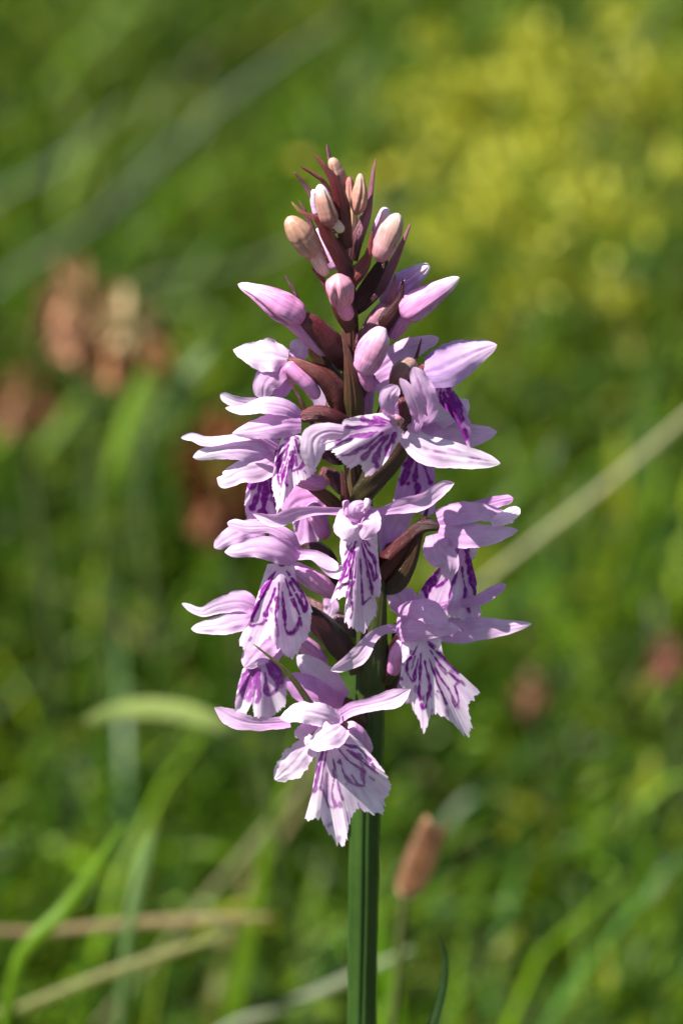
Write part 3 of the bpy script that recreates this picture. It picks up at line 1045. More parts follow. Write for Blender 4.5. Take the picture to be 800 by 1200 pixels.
def stem_leaf(pts, hw, colr, roll=0.0, cup=0.6):
    S = spline(np.c_[np.asarray(pts, float), np.asarray(hw, float)], 50)
    C, w = S[:, :3], np.maximum(S[:, 3], 2e-5)
    T, Nn, Wd = frames(C, VIEW)
    s = np.linspace(-1, 1, 11)
    ro = R(roll)
    W2 = Wd * math.cos(ro) + Nn * math.sin(ro)
    N2 = Nn * math.cos(ro) - Wd * math.sin(ro)
    V = C[:, None] + W2[:, None] * (s[None] * w[:, None])[..., None] - N2[:, None] * ((cup * s**2)[None] * w[:, None])[..., None]
    puv = np.zeros_like(V); puv[..., 0] = s[None]; puv[..., 1] = np.linspace(0, 3, 50)[:, None]; puv[..., 2] = hw[1] * 900
    mesh_obj('leaf', V.reshape(-1, 3), grid_faces(50, 11), M_LEAF, orchid, col=np.broadcast_to(np.asarray(colr), (550, 3)), puv=puv.reshape(-1, 3), loc=ORCHID_AT)


bx0 = float(ORCHID_AT[0])
stem_leaf([(bx0, 0, 0.09), P(470, 1290, 10), P(500, 1210, 14), P(515, 1165, 16), P(520, 1125, 16), P(513, 1092, 14)], [0.0018, 0.0013, 0.00085, 0.0007, 0.0005, 0.00006], (0.022, 0.05, 0.012), roll=40)
stem_leaf([(bx0, 0, 0.05), (bx0 - 0.02, 0.004, 0.085), (bx0 - 0.055, 0.01, 0.10), (bx0 - 0.085, 0.012, 0.085)], [0.003, 0.006, 0.006, 0.0003], (0.04, 0.09, 0.018))
stem_leaf([(bx0, 0, 0.02), (bx0 + 0.025, -0.008, 0.055), (bx0 + 0.07, -0.015, 0.065), (bx0 + 0.11, -0.02, 0.04)], [0.003, 0.009, 0.009, 0.0003], (0.045, 0.095, 0.02))
stem_leaf([(bx0, 0, 0.01), (bx0 - 0.02, -0.015, 0.04), (bx0 - 0.06, -0.03, 0.05), (bx0 - 0.10, -0.04, 0.025)], [0.003, 0.010, 0.010, 0.0003], (0.045, 0.095, 0.02))

# ---- tip: bracts and small buds.  points are (photo x, photo y, depth, half width), base first
CREAM = np.array((0.50, 0.34, 0.24)); OLV = np.array((0.30, 0.24, 0.08)); ROSE = np.array((0.38, 0.14, 0.15)); ROSEP = np.array((0.58, 0.27, 0.36)); CPINK = np.array((0.60, 0.37, 0.32))
bract([(390, 275, 12, 6), (380, 245, 14, 6), (371, 238, 15, 4), (358, 218, 14, 3.2), (344, 201, 10, 1.6)], DARKM, PURP, tipc=(0.5, 0.3, 0.12))
bract([(398, 270, 30, 6), (392, 240, 32, 5), (380, 214, 32, 3), (366, 203, 30, 2.6), (352, 195, 27, 1.4)], DARKM, REDB)
bract([(396, 250, 35, 5), (392, 215, 40, 4), (386, 186, 40, 2.8), (383, 168, 38, 1.6)], MAROON, PURP)
bract([(407, 292, -22, 9), (405, 262, -26, 10), (401, 236, -28, 11), (393, 212, -28, 8), (379, 193, -26, 4), (367, 179, -22, 1.0)], DARKM, REDB, cup=1.0, roll=-20)
bract([(411, 305, -10, 7), (416, 277, -12, 10), (426, 255, -8, 8), (433, 228, -4, 4.5), (436, 205, -2, 3.2), (440, 184, 0, 1.4)], DARKM, PURP, cup=1.1, roll=25, tipc=(0.42, 0.2, 0.12))
bract([(409, 325, -26, 8), (398, 297, -30, 11), (384, 275, -32, 9), (371, 256, -32, 4.5), (354, 249, -30, 3), (341, 236, -26, 1.5)], DARKM, REDB, cup=1.0, roll=-15, tipc=(0.5, 0.3, 0.12))
bract([(382, 310, 2, 5), (372, 285, 4, 5), (362, 258, 4, 3.4), (350, 234, 2, 1.4)], MAROON, PURP, tipc=(0.4, 0.22, 0.12))
bract([(412, 362, 8, 9), (424, 352, 6, 11), (443, 333, 4, 11), (460, 307, 2, 7), (471, 284, 0, 4), (481, 261, -2, 1.5)], DARKM, PURP, cup=1.0, roll=20)
bract([(404, 345, -16, 7), (412, 326, -22, 11), (424, 312, -25, 10), (431, 298, -25, 6), (436, 270, -22, 1.2)], BROWN, REDB, cup=1.0, roll=10)
bract([(416, 360, -6, 8), (428, 342, -8, 11), (442, 318, -10, 10), (452, 302, -8, 7)], DARKM, DARKM, cup=-0.9, roll=0)
# buds at the tip
bud([(404, 232, 12, 6), (399, 213, 10, 9), (393, 197, 8, 8.5), (388, 185, 6, 5)], ROSE, CREAM)
bud([(409, 280, -2, 6), (412, 262, -2, 7), (411, 238, 0, 6.5), (410, 222, 2, 6), (409, 207, 4, 4)], np.array((0.62, 0.52, 0.28)), ROSE)
bud([(417, 252, -14, 7), (420, 240, -16, 10), (422, 224, -16, 9), (422, 203, -14, 3.5)], ROSE * 0.8 + OLV * 0.2, CREAM, cap0=0.25)
bud([(390, 266, -30, 8), (385, 253, -36, 12), (379, 234, -38, 10), (374, 216, -36, 5)], ROSE, CREAM, cap0=0.25, tipc=WHITE * 0.9)
spur([(383, 257, -34, 6), (393, 262, -34, 6), (401, 271, -30, 5)], np.array((0.7, 0.6, 0.45)), np.array((0.75, 0.68, 0.52)))
bud([(372, 252, 16, 5), (369, 238, 18, 6), (368, 222, 16, 4)], LIL, WHITE)
bud([(370, 301, -20, 9), (360, 287, -28, 15.5), (348, 270, -32, 14.5), (337, 254, -30, 7)], CPINK * 0.9, ROSE * 0.5 + OLV * 0.6, cap0=0.2, tipc=np.array((0.55, 0.36, 0.26)))
spur([(366, 293, -26, 8), (374, 308, -24, 8), (381, 322, -18, 7)], CPINK, np.array((0.72, 0.58, 0.55)))
bud([(396, 316, 30, 7), (386, 296, 34, 11), (372, 267, 36, 6)], LIL, PALE)
bud([(443, 306, -18, 9), (450, 289, -24, 15), (458, 270, -26, 14.5), (467, 250, -24, 7)], ROSEP, CREAM, cap0=0.22, tipc=np.array((0.72, 0.58, 0.50)), seam=0.13)
bud([(440, 288, 12, 8), (445, 268, 12, 10), (452, 243, 10, 6)], PINK, PALE)
# bud facing the lens in the middle
bud([(400, 358, -30, 9), (399, 346, -42, 15), (397, 333, -50, 15.5), (396, 321, -52, 9)], ROSEP, ROSEP * 1.08, cap0=0.25, cap1=0.25)
spur([(399, 348, -38, 9), (403, 360, -34, 9), (408, 372, -26, 8)], PINK * 1.1, ROSEP)
bract([(413, 388, -16, 8), (402, 368, -24, 10), (389, 346, -28, 6), (378, 328, -28, 4), (365, 313, -24, 1.4)], OLIVE * 0.8 + MAROON * 0.4, REDB, cup=1.0, roll=-10)
# big pink bud at the left with its ovary and bract
bract([(392, 425, 2, 10), (372, 395, 6, 9), (354, 366, 8, 4.5), (345, 342, 8, 3), (333, 321, 6, 1.2)], DARKM, PURP * 0.7)
o_ = bud([(356, 377, -22, 8), (345, 368, -26, 15.5), (326, 357, -30, 17), (305, 345, -30, 11), (279, 333, -26, 4)], PINK, LIL, tipc=PALE, cap0=0.18)
spur([(338, 372, -22, 10), (354, 387, -16, 9.5), (370, 403, -8, 9), (382, 416, -2, 6)], PINK, LIL)
tube('ovary', [(408, 432, -6, 10), (394, 410, -14, 14), (372, 385, -20, 12), (350, 368, -22, 7)], DARKM, MAROON, mat=M_BRACT, lobe=0.08, nl=5, twist=1.5)
# pair of pink buds at the right
bud([(448, 358, 18, 9), (460, 346, 16, 15), (478, 330, 14, 15), (503, 310, 12, 5)], PINK, LIL, tipc=WHITE)
spur([(452, 356, 14, 9), (446, 372, 12, 10), (437, 388, 8, 7)], ROSEP * 0.7, PINK)
bud([(470, 370, -16, 10), (482, 361, -20, 17), (502, 348, -22, 14.5), (538, 325, -18, 4)], PINK * 0.95, LIL, tipc=WHITE, cap0=0.15)
spur([(480, 362, -14, 9), (470, 378, -10, 9.5), (458, 396, -2, 7)], PINK, PINK)
bract([(440, 392, -16, 10), (451, 376, -22, 12), (464, 360, -26, 8), (470, 344, -26, 4.5), (472, 326, -24, 1.2)], DARKM, DARKM * 1.4, cup=1.0)
bract([(446, 382, 2, 8), (452, 366, -6, 6), (459, 345, -8, 4.5), (463, 321, -8, 1.6)], PURP, np.array((0.38, 0.18, 0.2)), cup=0.8)
tube('ovary', [(418, 410, -4, 8), (430, 394, -8, 11), (441, 376, -8, 11), (454, 356, -6, 7)], DARKM, PURP, mat=M_BRACT, lobe=0.08, nl=5, twist=1.5, parent=orchid)
# centre bud, lower
bud([(424, 436, -46, 10), (430, 424, -54, 16.5), (437, 408, -58, 17.5), (447, 390, -58, 12), (452, 385, -56, 6)], LIL * 0.9 + PINK * 0.1, ROSEP, tipc=PALE, cap0=0.2, cap1=0.2, seam=0.12)
spur([(427, 428, -44, 8.5), (429, 442, -42, 8.5), (435, 457, -36, 6.5)], PINK, PINK * 0.9)
bract([(414, 500, -28, 10), (415, 475, -38, 13), (412, 445, -42, 11), (407, 415, -40, 6), (400, 384, -34, 1.2)], OLIVE, BROWN * 1.2, cup=0.9)

# ---- flowers
# behind, upper right: only a pale sepal and a hanging lip show
flower([(414, 470, 8, 9), (424, 450, 20, 10), (436, 438, 32, 8)])
sepal([(434, 441, 32, 12), (452, 428, 34, 15), (476, 411, 34, 14), (514, 396, 30, 5)], c0=LIL, c1=PALE, cup=0.5, streak=0.3)
petal([(434, 444, 34, 10), (450, 446, 44, 14), (470, 440, 50, 6)], c0=LIL, c1=PALE, cup=0.8)
spur([(432, 444, 30, 9), (428, 468, 22, 10), (428, 490, 16, 7)], LIL, LIL)
# left flower seen from behind (first open one)
bract([(398, 450, 10, 10), (380, 428, 10, 10), (366, 412, 10, 7), (353, 393, 10, 1.5)], OLIVE, BROWN)
flower([(406, 492, -12, 12), (396, 462, -20, 14), (376, 440, -26, 11), (354, 429, -28, 8), (336, 421, -28, 5.5)], DARKM, BROWN * 1.6)
sepal([(338, 420, -26, 10), (322, 416, -32, 20), (300, 414, -34, 17), (273, 410, -30, 3)], c0=PALE, c1=WHITE, cup=0.9, roll=-25)
petal([(336, 426, -30, 8), (322, 437, -40, 15), (310, 450, -44, 14), (308, 467, -42, 8)], c0=PINK, c1=PALE, cup=0.8)
petal([(336, 428, -20, 8), (330, 446, -20, 15), (326, 466, -18, 8)], c0=PINK, c1=LIL, cup=0.6)
sepal([(340, 424, -18, 6), (350, 412, -16, 11), (344, 398, -14, 6)], c0=LIL, c1=PALE, cup=0.9)
spur([(335, 426, -30, 9), (350, 440, -34, 9), (362, 452, -32, 9), (372, 466, -26, 7)], PINK, LIL)
bract([(368, 500, -34, 2.6), (357, 480, -38, 2.6), (346, 458, -40, 2.2), (335, 438, -40, 1)], BROWN, BROWN * 1.4, cup=0.5)
# a flower behind it, glimpsed between
flower([(408, 500, 20, 9), (396, 480, 34, 9), (384, 470, 46, 7)])
petal([(398, 494, 40, 10), (386, 474, 44, 14), (366, 452, 46, 12), (350, 446, 44, 5)], c0=LIL, c1=WHITE, cup=0.5)
sepal([(402, 470, 36, 8), (392, 452, 42, 10), (380, 440, 44, 5)], c0=PALE, c1=WHITE, cup=0.5)
# left flower 2
flower([(408, 500, -24, 10), (392, 490, -34, 10), (372, 485, -40, 9.5), (350, 490, -42, 6)], DARKM, MAROON)
sepal([(352, 490, -46, 7), (338, 479, -52, 9), (312, 474, -56, 11), (284, 480, -54, 6), (264, 478, -50, 3)], c0=LIL, c1=WHITE, cup=0.7, roll=[-10, -25])
sepal([(330, 480, -38, 8), (305, 475, -40, 9), (278, 471, -42, 7), (258, 462, -40, 6)], c0=LIL, c1=WHITE, cup=-0.5, roll=15)
petal([(353, 497, -50, 10), (330, 497, -58, 15.5), (300, 503, -60, 11.5), (272, 508, -54, 2.5)], c0=LIL * 0.9 + PINK * 0.1, c1=PALE, cup=0.9)
lip((343, 509), [(331, 511), (325, 526), (321, 545), (319, 570), (323, 584), (325, 598), (337, 581), (346, 568), (358, 560), (371, 551), (358, 543), (354, 530), (353, 511)], -54, -18, fold=14, lines=6, dash=0.55, mw=2.4, dots=8)
# left flower 3, lower (bright, pointing left), with its striped lip behind
flower([(404, 540, 2, 10), (380, 528, -4, 10), (350, 527, -12, 8), (318, 530, -22, 6)])
sepal([(325, 524, -30, 8), (300, 511, -38, 6), (272, 514, -42, 6), (240, 517, -44, 6), (225, 512, -42, 5), (212, 513, -40, 4)], c0=LIL, c1=WHITE, cup=0.5, roll=[0, -35, 10])
sepal([(322, 533, -30, 10), (295, 526, -42, 15.5), (262, 527, -46, 11), (226, 536, -42, 5)], c0=LIL, c1=WHITE, cup=0.8)
petal([(324, 538, -34, 10), (305, 548, -44, 16), (282, 553, -48, 13), (262, 563, -46, 9), (254, 560, -44, 4)], c0=PINK * 0.5 + PALE * 0.5, c1=WHITE, cup=0.6)
lip((312, 548), [(296, 556), (290, 568), (287, 590), (291, 610), (302, 618), (312, 608), (322, 612), (328, 596), (330, 574), (326, 552)], -26, 4, fold=10, lines=5, dash=0.1, mw=4.2, c0=LIL, c1=PALE, end=0.95, dots=3, loops=False)
spur([(318, 532, -18, 9), (345, 556, -22, 10), (366, 565, -22, 10.5), (384, 568, -18, 6)], LIL, PINK)
# central front flower 1, lip swung to the left, throat open
bract([(424, 560, -8, 12), (440, 520, -12, 14), (462, 470, -14, 12), (478, 440, -12, 6), (487, 420, -10, 3), (494, 395, -8, 1)], DARKM, BROWN, cup=0.8)
flower([(418, 585, -20, 12), (440, 558, -34, 15), (462, 530, -48, 14), (474, 500, -56, 9), (476, 480, -56, 7)], OLIVE * 0.6, DARKM)
tube('ovary', [(462, 452, -22, 8), (470, 436, -28, 12), (480, 428, -30, 9), (486, 434, -32, 5)], BROWN * 1.6, CPINK * 0.7, mat=M_BRACT, lobe=0.08, nl=5)
petal([(466, 488, -84, 7), (458, 478, -92, 11), (456, 464, -96, 11.5), (466, 452, -94, 6)], c0=LIL, c1=PALE, cup=0.8, roll=-10)
petal([(482, 506, -80, 8), (489, 488, -92, 8), (483, 466, -100, 9), (468, 443, -100, 3)], c0=LIL, c1=PALE, cup=0.7, roll=20)
sepal([(492, 496, -76, 9), (500, 474, -84, 14), (493, 452, -88, 12), (484, 430, -86, 6)], c0=LIL, c1=PALE, cup=0.7, streak=0.5, roll=12)
sepal([(474, 508, -78, 11), (497, 526, -86, 17), (528, 533, -88, 15.5), (558, 538, -86, 11), (586, 543, -82, 4)], c0=PALE, c1=WHITE, cup=0.45, streak=1.0)
tube('column', [(476, 494, -74, 8), (475, 480, -80, 9), (472, 466, -84, 6)], DARKM * 1.2, MAROON, mat=M_BRACT)
tube('column', [(472, 494, -88, 3), (466, 490, -92, 3.5), (462, 486, -92, 2)], ROSEP, ROSEP, mat=M_BUD)
lip((464, 497), [(474, 506), (467, 518), (450, 543), (434, 557), (426, 552), (421, 543), (412, 548), (402, 543), (397, 533), (390, 528), (383, 527), (379, 516), (384, 502), (400, 498), (406, 491), (424, 487), (448, 484), (464, 487)],
    -88, -26, fold=12, ripple=4.0, dash=0.08, mw=2.6, fl=[-0.78, -0.60, -0.43, -0.27, -0.10, 0.10, 0.32, 0.56, 0.76], end=0.95, dots=4, c0=LIL, c1=WHITE, loops=False, fade=0.2)
ribbon('lip', [(402, 507, -110, 8), (383, 506, -116, 10), (369, 514, -120, 15), (367, 532, -122, 14), (368, 550, -118, 6)], c0=PALE, c1=WHITE, cup=0.7, roll=15, streak=0.25)
# right flower 1, hood pointing right, shade painted into its colour towards the base
bract([(452, 480, 10, 9), (474, 448, 12, 8), (492, 434, 12, 4)], DARKM, BROWN)
flower([(446, 490, 8, 9), (470, 452, 2, 10), (498, 434, -10, 8), (508, 434, -14, 6)])
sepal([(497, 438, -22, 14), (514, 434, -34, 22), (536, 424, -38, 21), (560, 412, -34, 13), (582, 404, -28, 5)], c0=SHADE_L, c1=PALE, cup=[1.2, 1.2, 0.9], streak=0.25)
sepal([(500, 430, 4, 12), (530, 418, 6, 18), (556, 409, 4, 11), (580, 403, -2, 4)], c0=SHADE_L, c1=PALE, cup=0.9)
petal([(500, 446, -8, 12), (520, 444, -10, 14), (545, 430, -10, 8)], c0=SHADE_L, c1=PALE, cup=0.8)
lip((516, 450), [(506, 455), (513, 470), (526, 484), (537, 498), (544, 512), (549, 527), (551, 512), (550, 494), (544, 478), (536, 464), (526, 452)], -18, -10, fold=10, lines=4, dash=0.35, mw=2.6, blot=0.4, c0=LIL, c1=LIL, end=0.95, dots=4, ridge=0)
# back right flower: pale petals and hanging striped lip
flower([(430, 560, 18, 9), (452, 540, 30, 10), (482, 520, 42, 8), (494, 512, 44, 6)])
petal([(488, 508, 40, 10), (505, 492, 38, 15), (526, 482, 36, 15), (545, 472, 34, 8)], c0=PALE, c1=WHITE, cup=0.5)
sepal([(494, 512, 34, 12), (520, 510, 30, 17), (552, 510, 28, 14), (582, 506, 30, 4)], c0=LIL, c1=PALE, cup=0.6)
petal([(538, 490, 40, 8), (544, 478, 42, 6), (543, 467, 42, 5)], c0=PALE, c1=WHITE, cup=0.4)
lip((490, 520), [(478, 528), (470, 548), (463, 575), (461, 596), (474, 606), (488, 598), (500, 606), (509, 596), (510, 570), (508, 545), (503, 526)], 34, 6, fold=10, lines=5, dash=0.3, mw=3.4, c0=LIL, c1=LIL * 1.05, end=0.85, dots=4, loops=False)
# left flowers behind the middle: rear lip and spur
bract([(400, 600, -16, 8), (384, 584, -22, 9), (366, 572, -24, 7), (350, 562, -24, 2)], OLIVE, BROWN * 1.7, cup=0.8)
flower([(406, 575, 12, 10), (390, 560, 20, 9), (374, 552, 24, 8)])
petal([(382, 580, 24, 12), (362, 584, 22, 22), (345, 590, 20, 18), (336, 605, 18, 8)], c0=PINK, c1=LIL, cup=0.8)
spur([(362, 590, 10, 10), (372, 606, 6, 11), (379, 624, 4, 9), (382, 632, 4, 6)], LIL, PINK)
lip((358, 588), [(344, 596), (343, 612), (348, 634), (358, 641), (370, 638), (376, 624), (374, 604), (370, 592)], 16, -6, fold=12, lines=2, dash=0.0, mw=7, crisp=6, c0=LIL, c1=PALE, end=0.9, dots=0, spread=0.25, strength=0.45, loops=False, ridge=0)
# central front flower 2: hooded, arms stretched to both sides
bract([(408, 650, -18, 10), (408, 615, -30, 9), (404, 580, -34, 7), (400, 550, -32, 2)], DARKM, BROWN, cup=0.9)
flower([(436, 668, -14, 12), (428, 645, -42, 12), (424, 622, -70, 10), (422, 610, -84, 6)], OLIVE * 0.7, MAROON)
sepal([(406, 600, -92, 5), (385, 598, -94, 4.5), (366, 598, -96, 6), (345, 602, -98, 9), (322, 609, -98, 8.5), (296, 602, -92, 2)], c0=LIL, c1=PALE, cup=-0.6, roll=[10, 30, 20], ruffle=0.2)
sepal([(434, 602, -92, 5), (450, 598, -94, 5), (472, 592, -96, 9.5), (500, 584, -96, 10), (520, 570, -94, 7), (532, 566, -90, 3)], c0=LIL, c1=PALE, cup=-0.6, roll=[-10, -25, -10], ruffle=0.2)
petal([(422, 602, -88, 10), (412, 609, -104, 18), (412, 620, -112, 19), (420, 633, -108, 8)], c0=LIL, c1=WHITE, cup=1.0, roll=[0, 5])
petal([(424, 600, -88, 8), (430, 606, -106, 14), (432, 616, -116, 13), (424, 632, -112, 6)], c0=LIL, c1=PALE, cup=1.0, roll=-10)
sepal([(420, 610, -106, 9), (417, 602, -112, 10), (418, 594, -112, 8), (428, 590, -104, 4)], c0=LIL, c1=PALE, cup=0.8)
tube('petal_tip', [(408, 604, -100, 5), (406, 594, -100, 4.5), (405, 586, -98, 4)], LIL, LIL, mat=M_BUD)
tube('petal_tip', [(424, 600, -102, 5), (429, 592, -102, 4.5), (432, 584, -100, 4)], LIL, PALE, mat=M_BUD)
lip((420, 622), [(399, 629), (398, 648), (401, 661), (409, 672), (407, 680), (394, 688), (388, 703), (397, 701), (409, 697), (404, 712), (404, 725), (411, 733), (419, 740), (429, 734), (440, 719), (441, 708), (437, 700), (444, 699), (446, 680), (443, 655), (442, 624)],
    -100, -22, fold=26, curl=14, lines=6, dash=0.42, mw=1.9, spread=0.62, end=0.92, start=0.06, dots=10, c0=PALE, c1=WHITE, ridge=8, crisp=1.0)
spur([(424, 625, -70, 9), (432, 650, -60, 10), (438, 680, -46, 8)], LIL, LIL)
# left flower 4 (hood, long striped lip)
flower([(412, 695, -16, 10), (396, 676, -26, 9), (376, 645, -38, 8), (350, 642, -48, 6)], DARKM, DARKM)
sepal([(349, 645, -58, 6), (338, 629, -64, 8), (316, 618, -66, 7), (290, 618, -66, 7.5), (266, 613, -62, 6)], c0=LIL, c1=PALE, cup=0.7, roll=[-20, 10])
sepal([(310, 618, -30, 9), (290, 620, -30, 11), (270, 629, -30, 11), (251, 642, -28, 5)], c0=LIL, c1=PALE, cup=0.6)
petal([(348, 657, -66, 10), (328, 646, -76, 15), (300, 641, -78, 12), (280, 645, -76, 9), (263, 647, -72, 4)], c0=LIL, c1=PALE, cup=1.0)
petal([(340, 640, -50, 6), (326, 630, -56, 9), (318, 622, -58, 5)], c0=PALE, c1=WHITE, cup=0.5)
sepal([(347, 650, -62, 6), (366, 651, -68, 6.5), (380, 660, -74, 10), (396, 670, -78, 9), (412, 662, -82, 5)], c0=LIL, c1=WHITE, cup=-0.6, roll=[0, 25, -15], ruffle=0.25)
tube('column', [(330, 650, -60, 5), (330, 658, -66, 5), (331, 664, -67, 3)], ROSEP, MAROON, mat=M_BUD)
lip((329, 660), [(313, 661), (309, 675), (304, 690), (297, 715), (284, 742), (281, 752), (286, 759), (302, 756), (312, 748), (318, 744), (324, 756), (332, 764), (341, 769), (352, 758), (362, 738), (365, 715), (358, 697), (347, 680), (345, 662)],
    -68, -14, fold=16, curl=6, lines=6, dash=0.42, mw=2.8, spread=0.66, end=0.84, dots=9, c0=PALE, c1=WHITE)
spur([(342, 664, -52, 9), (358, 674, -50, 11), (376, 685, -44, 11.5), (394, 698, -34, 7)], LIL, PINK * 1.05)
# left flower 5 (points left, rear) with lip below
flower([(416, 778, -10, 12), (396, 754, -20, 14.5), (372, 728, -26, 13), (350, 712, -28, 8), (320, 712, -30, 5)], DARKM, DARKM * 1.2)
bract([(418, 790, -22, 8), (402, 760, -30, 5), (380, 735, -34, 3.5), (362, 718, -34, 1)], OLIVE, OLIVE * 1.6, cup=0.6)
sepal([(308, 716, -34, 8), (282, 706, -40, 10.5), (256, 710, -42, 9.5), (236, 717, -40, 5.5), (213, 707, -36, 3)], c0=LIL, c1=WHITE, cup=0.6, roll=[0, 10])
sepal([(306, 722, -38, 9), (286, 726, -46, 13), (256, 733, -46, 11), (224, 737, -40, 4)], c0=LIL, c1=WHITE, cup=0.8)
petal([(300, 714, -28, 8), (285, 702, -28, 10), (266, 699, -28, 5)], c0=LIL, c1=WHITE, cup=0.5)
petal([(326, 744, -40, 12), (312, 754, -46, 17), (298, 768, -48, 15), (286, 782, -46, 7)], c0=LIL, c1=PALE, cup=0.6)
lip((306, 766), [(286, 780), (280, 800), (276, 822), (277, 837), (286, 838), (295, 824), (299, 838), (310, 841), (320, 838), (334, 824), (335, 800), (328, 782), (316, 768)], -40, -12, fold=10, lines=4, dash=0.2, mw=4.0, c0=LIL, c1=WHITE, end=0.85, dots=5, fade=0.2)
spur([(332, 742, -30, 9), (352, 752, -30, 10), (368, 765, -26, 10.5), (382, 780, -20, 6)], LIL, PINK)
# right flower 2 (hood to the right, blotched lip)
bract([(446, 690, -26, 9), (462, 682, -36, 14), (478, 660, -42, 11), (489, 632, -44, 6), (496, 610, -42, 4), (502, 590, -38, 1.2)], OLIVE * 0.55, BROWN * 0.7, cup=0.9, roll=10)
flower([(436, 690, -12, 9), (452, 664, -24, 12), (472, 638, -34, 10), (496, 616, -40, 8), (520, 618, -42, 6)], REDB * 0.5, DARKM)
sepal([(512, 608, -46, 10), (535, 602, -52, 13), (562, 600, -54, 11), (590, 606, -52, 7), (602, 612, -50, 4)], c0=LIL, c1=PALE, cup=0.8, streak=0.3)
sepal([(514, 620, -50, 10), (540, 627, -60, 15), (572, 627, -60, 12), (607, 621, -54, 3)], c0=LIL, c1=PALE, cup=1.0)
sepal([(575, 613, -58, 5), (590, 607, -60, 8), (602, 600, -58, 7), (609, 596, -56, 4)], c0=PALE, c1=WHITE, cup=0.8)
sepal([(540, 600, -20, 7), (568, 592, -20, 8), (586, 587, -20, 6.5), (601, 584, -18, 5)], c0=LIL, c1=LIL, cup=0.6)
petal([(508, 626, -52, 10), (512, 644, -62, 17), (524, 661, -64, 14), (523, 678, -58, 5)], c0=LIL, c1=PALE, cup=0.7, streak=0.3, roll=-10)
petal([(530, 640, -36, 8), (548, 650, -34, 8), (554, 634, -32, 6)], c0=PALE, c1=WHITE, cup=0.4)
lip((541, 636), [(530, 640), (531, 658), (522, 676), (508, 672), (497, 684), (488, 702), (500, 712), (520, 716), (538, 724), (553, 730), (564, 718), (557, 702), (558, 682), (553, 660), (549, 638)],
    -44, -4, fold=18, curl=8, lines=5, dash=0.35, mw=2.5, blot=0.6, c0=LIL, c1=PALE, end=0.9, dots=10)
# a pale flower peeping right of the stem, behind
flower([(440, 690, 10, 9), (452, 660, 20, 9), (460, 635, 28, 7)])
petal([(462, 650, 26, 12), (458, 625, 24, 16), (470, 600, 22, 15), (490, 585, 20, 6)], c0=LIL, c1=PALE, cup=0.5)
petal([(452, 660, 30, 10), (462, 640, 32, 14), (478, 622, 32, 8)], c0=LIL, c1=WHITE, cup=0.5)
petal([(384, 700, 34, 6), (388, 712, 32, 9), (382, 728, 30, 4)], c0=LIL, c1=WHITE, cup=0.4)
# right flower 3, lower (arm to the left, fringed lip, long right sepal)
bract([(438, 812, -22, 12), (440, 780, -30, 17), (442, 740, -34, 14), (446, 700, -34, 9), (447, 666, -30, 1.5)], GREEN * 1.2, OLIVE * 0.9, cup=0.9)
bract([(452, 815, 0, 10), (460, 790, -2, 10), (464, 760, -4, 9), (462, 730, -4, 3)], DARKM, DARKM, cup=0.8)
flower([(446, 800, -8, 11), (462, 770, -22, 12), (474, 745, -36, 10), (486, 732, -46, 6)], DARKM, DARKM)
sepal([(504, 738, -40, 10), (530, 739, -42, 15), (560, 737, -42, 14), (592, 735, -40, 9), (623, 731, -36, 2.5)], c0=LIL, c1=PALE, cup=0.6, streak=0.3)
sepal([(500, 716, -40, 6), (530, 709, -44, 6), (560, 703, -46, 7.5), (580, 692, -46, 7), (593, 685, -44, 5)], c0=LIL, c1=LIL * 1.05, cup=0.7, roll=-25)
petal([(480, 716, -30, 14), (472, 704, -30, 17), (464, 690, -28, 12), (468, 674, -26, 5)], c0=LIL, c1=PALE, cup=0.4)
petal([(468, 722, -58, 10), (486, 714, -70, 12), (506, 718, -76, 14), (524, 733, -76, 6)], c0=LIL, c1=PALE, cup=1.0, roll=10)
petal([(464, 738, -58, 14), (484, 738, -72, 15), (510, 737, -76, 11), (538, 737, -74, 5)], c0=LIL, c1=PALE, cup=1.1, roll=-10)
sepal([(470, 736, -54, 5), (450, 738, -60, 5.5), (434, 748, -64, 7.5), (420, 768, -68, 11), (404, 778, -68, 9), (387, 786, -64, 3)], c0=LIL, c1=WHITE, cup=-0.5, roll=[20, 10, 35], ruffle=0.2)
lip((493, 746), [(470, 752), (471, 775), (469, 800), (481, 822), (490, 842), (496, 855), (508, 834), (522, 839), (535, 852), (548, 861), (551, 846), (547, 826), (560, 809), (545, 796), (530, 783), (519, 766), (516, 748)],
    -66, -12, fold=14, curl=6, ripple=3.5, lines=8, dash=0.40, mw=2.2, spread=0.68, end=0.84, dots=34, c0=PALE, c1=WHITE, crisp=1.0)
spur([(476, 750, -40, 9), (466, 766, -36, 10), (460, 790, -26, 7)], LIL, PINK)
# left rear flower low, seen from behind
flower([(424, 850, -14, 11), (410, 832, -26, 11), (396, 818, -32, 7)])
sepal([(404, 818, -38, 8), (386, 800, -46, 15), (366, 784, -48, 14), (348, 768, -44, 5)], c0=PINK * 0.4 + LIL * 0.6, c1=WHITE, cup=0.8)
petal([(402, 824, -46, 8), (380, 818, -56, 15), (356, 806, -58, 17), (336, 792, -54, 8)], c0=PINK, c1=LIL, cup=0.8)
petal([(330, 770, -36, 8), (318, 762, -36, 9), (308, 764, -34, 4)], c0=LIL, c1=PALE, cup=0.5)
bract([(384, 856, -100, 5), (366, 830, -112, 5), (348, 803, -116, 4.2), (330, 782, -116, 3.2), (296, 754, -110, 0.8)], OLIVE * 1.2, OLIVE * 1.9, cup=0.8, roll=15)
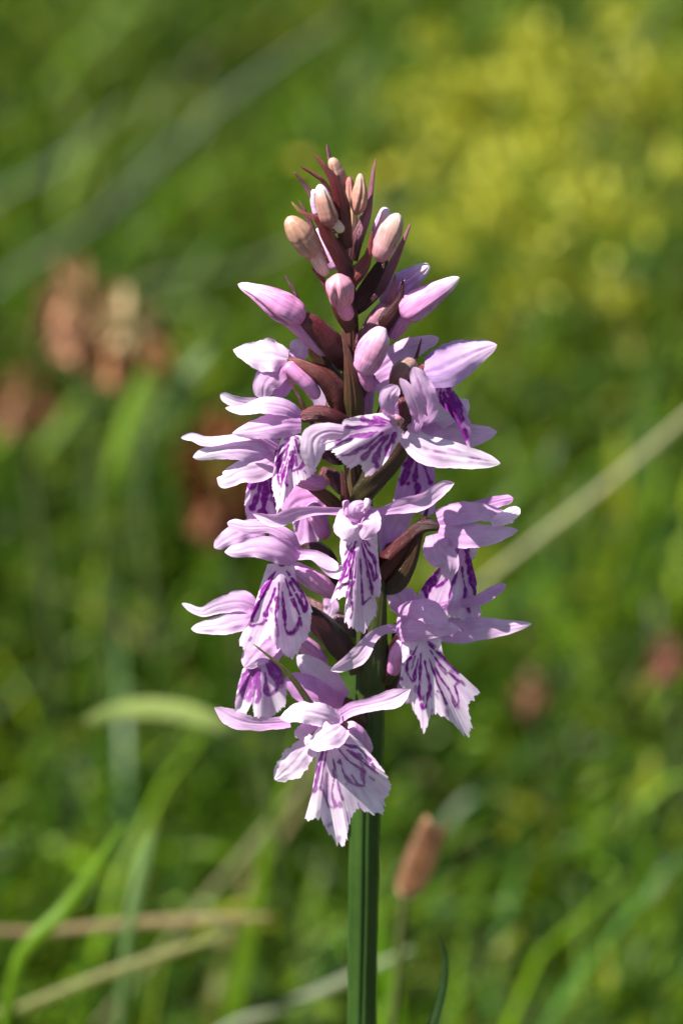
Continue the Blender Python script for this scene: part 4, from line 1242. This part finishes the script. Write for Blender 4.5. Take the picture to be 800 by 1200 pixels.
# lowest flower in front: ragged arms, broad fringed lip
flower([(426, 905, -16, 12), (418, 880, -48, 12), (404, 856, -78, 9), (394, 846, -88, 6)], OLIVE * 0.6, DARKM)
sepal([(340, 846, -104, 6), (318, 848, -108, 7.5), (296, 848, -110, 8), (276, 843, -110, 11), (251, 829, -104, 3)], c0=LIL, c1=PALE, cup=-0.5, roll=[0, 20], jag=0.16, ruffle=0.2)
sepal([(390, 846, -92, 6), (410, 832, -96, 8), (438, 825, -98, 8.5), (462, 818, -98, 11), (481, 807, -92, 3)], c0=LIL, c1=PALE, cup=-0.5, roll=[-10, 15, -15], ruffle=0.2)
petal([(398, 846, -104, 12), (378, 838, -118, 14), (354, 834, -124, 13), (328, 842, -118, 5)], c0=PALE, c1=WHITE, cup=1.0, roll=-15)
petal([(400, 850, -108, 10), (394, 856, -124, 17), (380, 864, -130, 16), (362, 876, -124, 6)], c0=PALE, c1=WHITE, cup=0.9, roll=-10)
petal([(372, 846, -106, 6), (358, 854, -116, 8), (346, 864, -114, 5)], c0=LIL, c1=PALE, cup=0.8, jag=0.15)
sepal([(368, 864, -96, 9), (354, 882, -104, 15), (340, 898, -104, 16), (322, 914, -96, 6)], c0=PALE, c1=WHITE, cup=0.5, jag=0.13, streak=0.3)
lip((384, 862), [(370, 876), (369, 905), (365, 932), (365, 948), (357, 960), (366, 958), (375, 956), (383, 973), (394, 983), (404, 990), (408, 963), (420, 946), (434, 951), (447, 953), (449, 938), (457, 920), (449, 903), (436, 886), (420, 868), (405, 855)],
    -108, -16, fold=14, curl=10, ripple=4.5, lines=8, dash=0.32, mw=2.2, spread=0.70, end=0.80, dots=14, c0=PALE, c1=WHITE, crisp=1.0, fade=0.35)
spur([(404, 852, -82, 11), (418, 864, -74, 12.5), (430, 882, -60, 9)], LIL, LIL)

# flowers on the far side of the spike, mostly hidden by those in front
for fx, fy, dx in ((420, 640, 0), (335, 705, -60), (492, 775, 45)):
    flower([(426, fy + 40, 12, 9), ((426 + fx) / 2, fy + 12, 50, 9), (fx, fy - 8, 84, 6)])
    sepal([(fx, fy - 6, 86, 7), (fx - 8, fy - 12, 104, 10), (fx - 14, fy - 2, 120, 4)], cup=0.8)
    sepal([(fx, fy - 6, 86, 7), (fx + 8, fy - 12, 104, 10), (fx + 14, fy - 2, 120, 4)], cup=0.8)
    petal([(fx, fy - 8, 88, 8), (fx, fy - 14, 108, 11), (fx, fy - 4, 126, 5)], cup=0.9)
    lip((fx, fy), [(fx - 12, fy + 3), (fx - 15, fy + 24), (fx - 17, fy + 46), (fx - 6, fy + 50), (fx, fy + 62), (fx + 6, fy + 50), (fx + 17, fy + 46), (fx + 15, fy + 24), (fx + 12, fy + 3)], 92, 26, fold=-12, mw=2.0, dots=8)
    spur([(fx, fy, 84, 8), ((426 + fx * 2) / 3, fy + 22, 70, 9), ((426 + fx) / 2, fy + 36, 50, 6)])
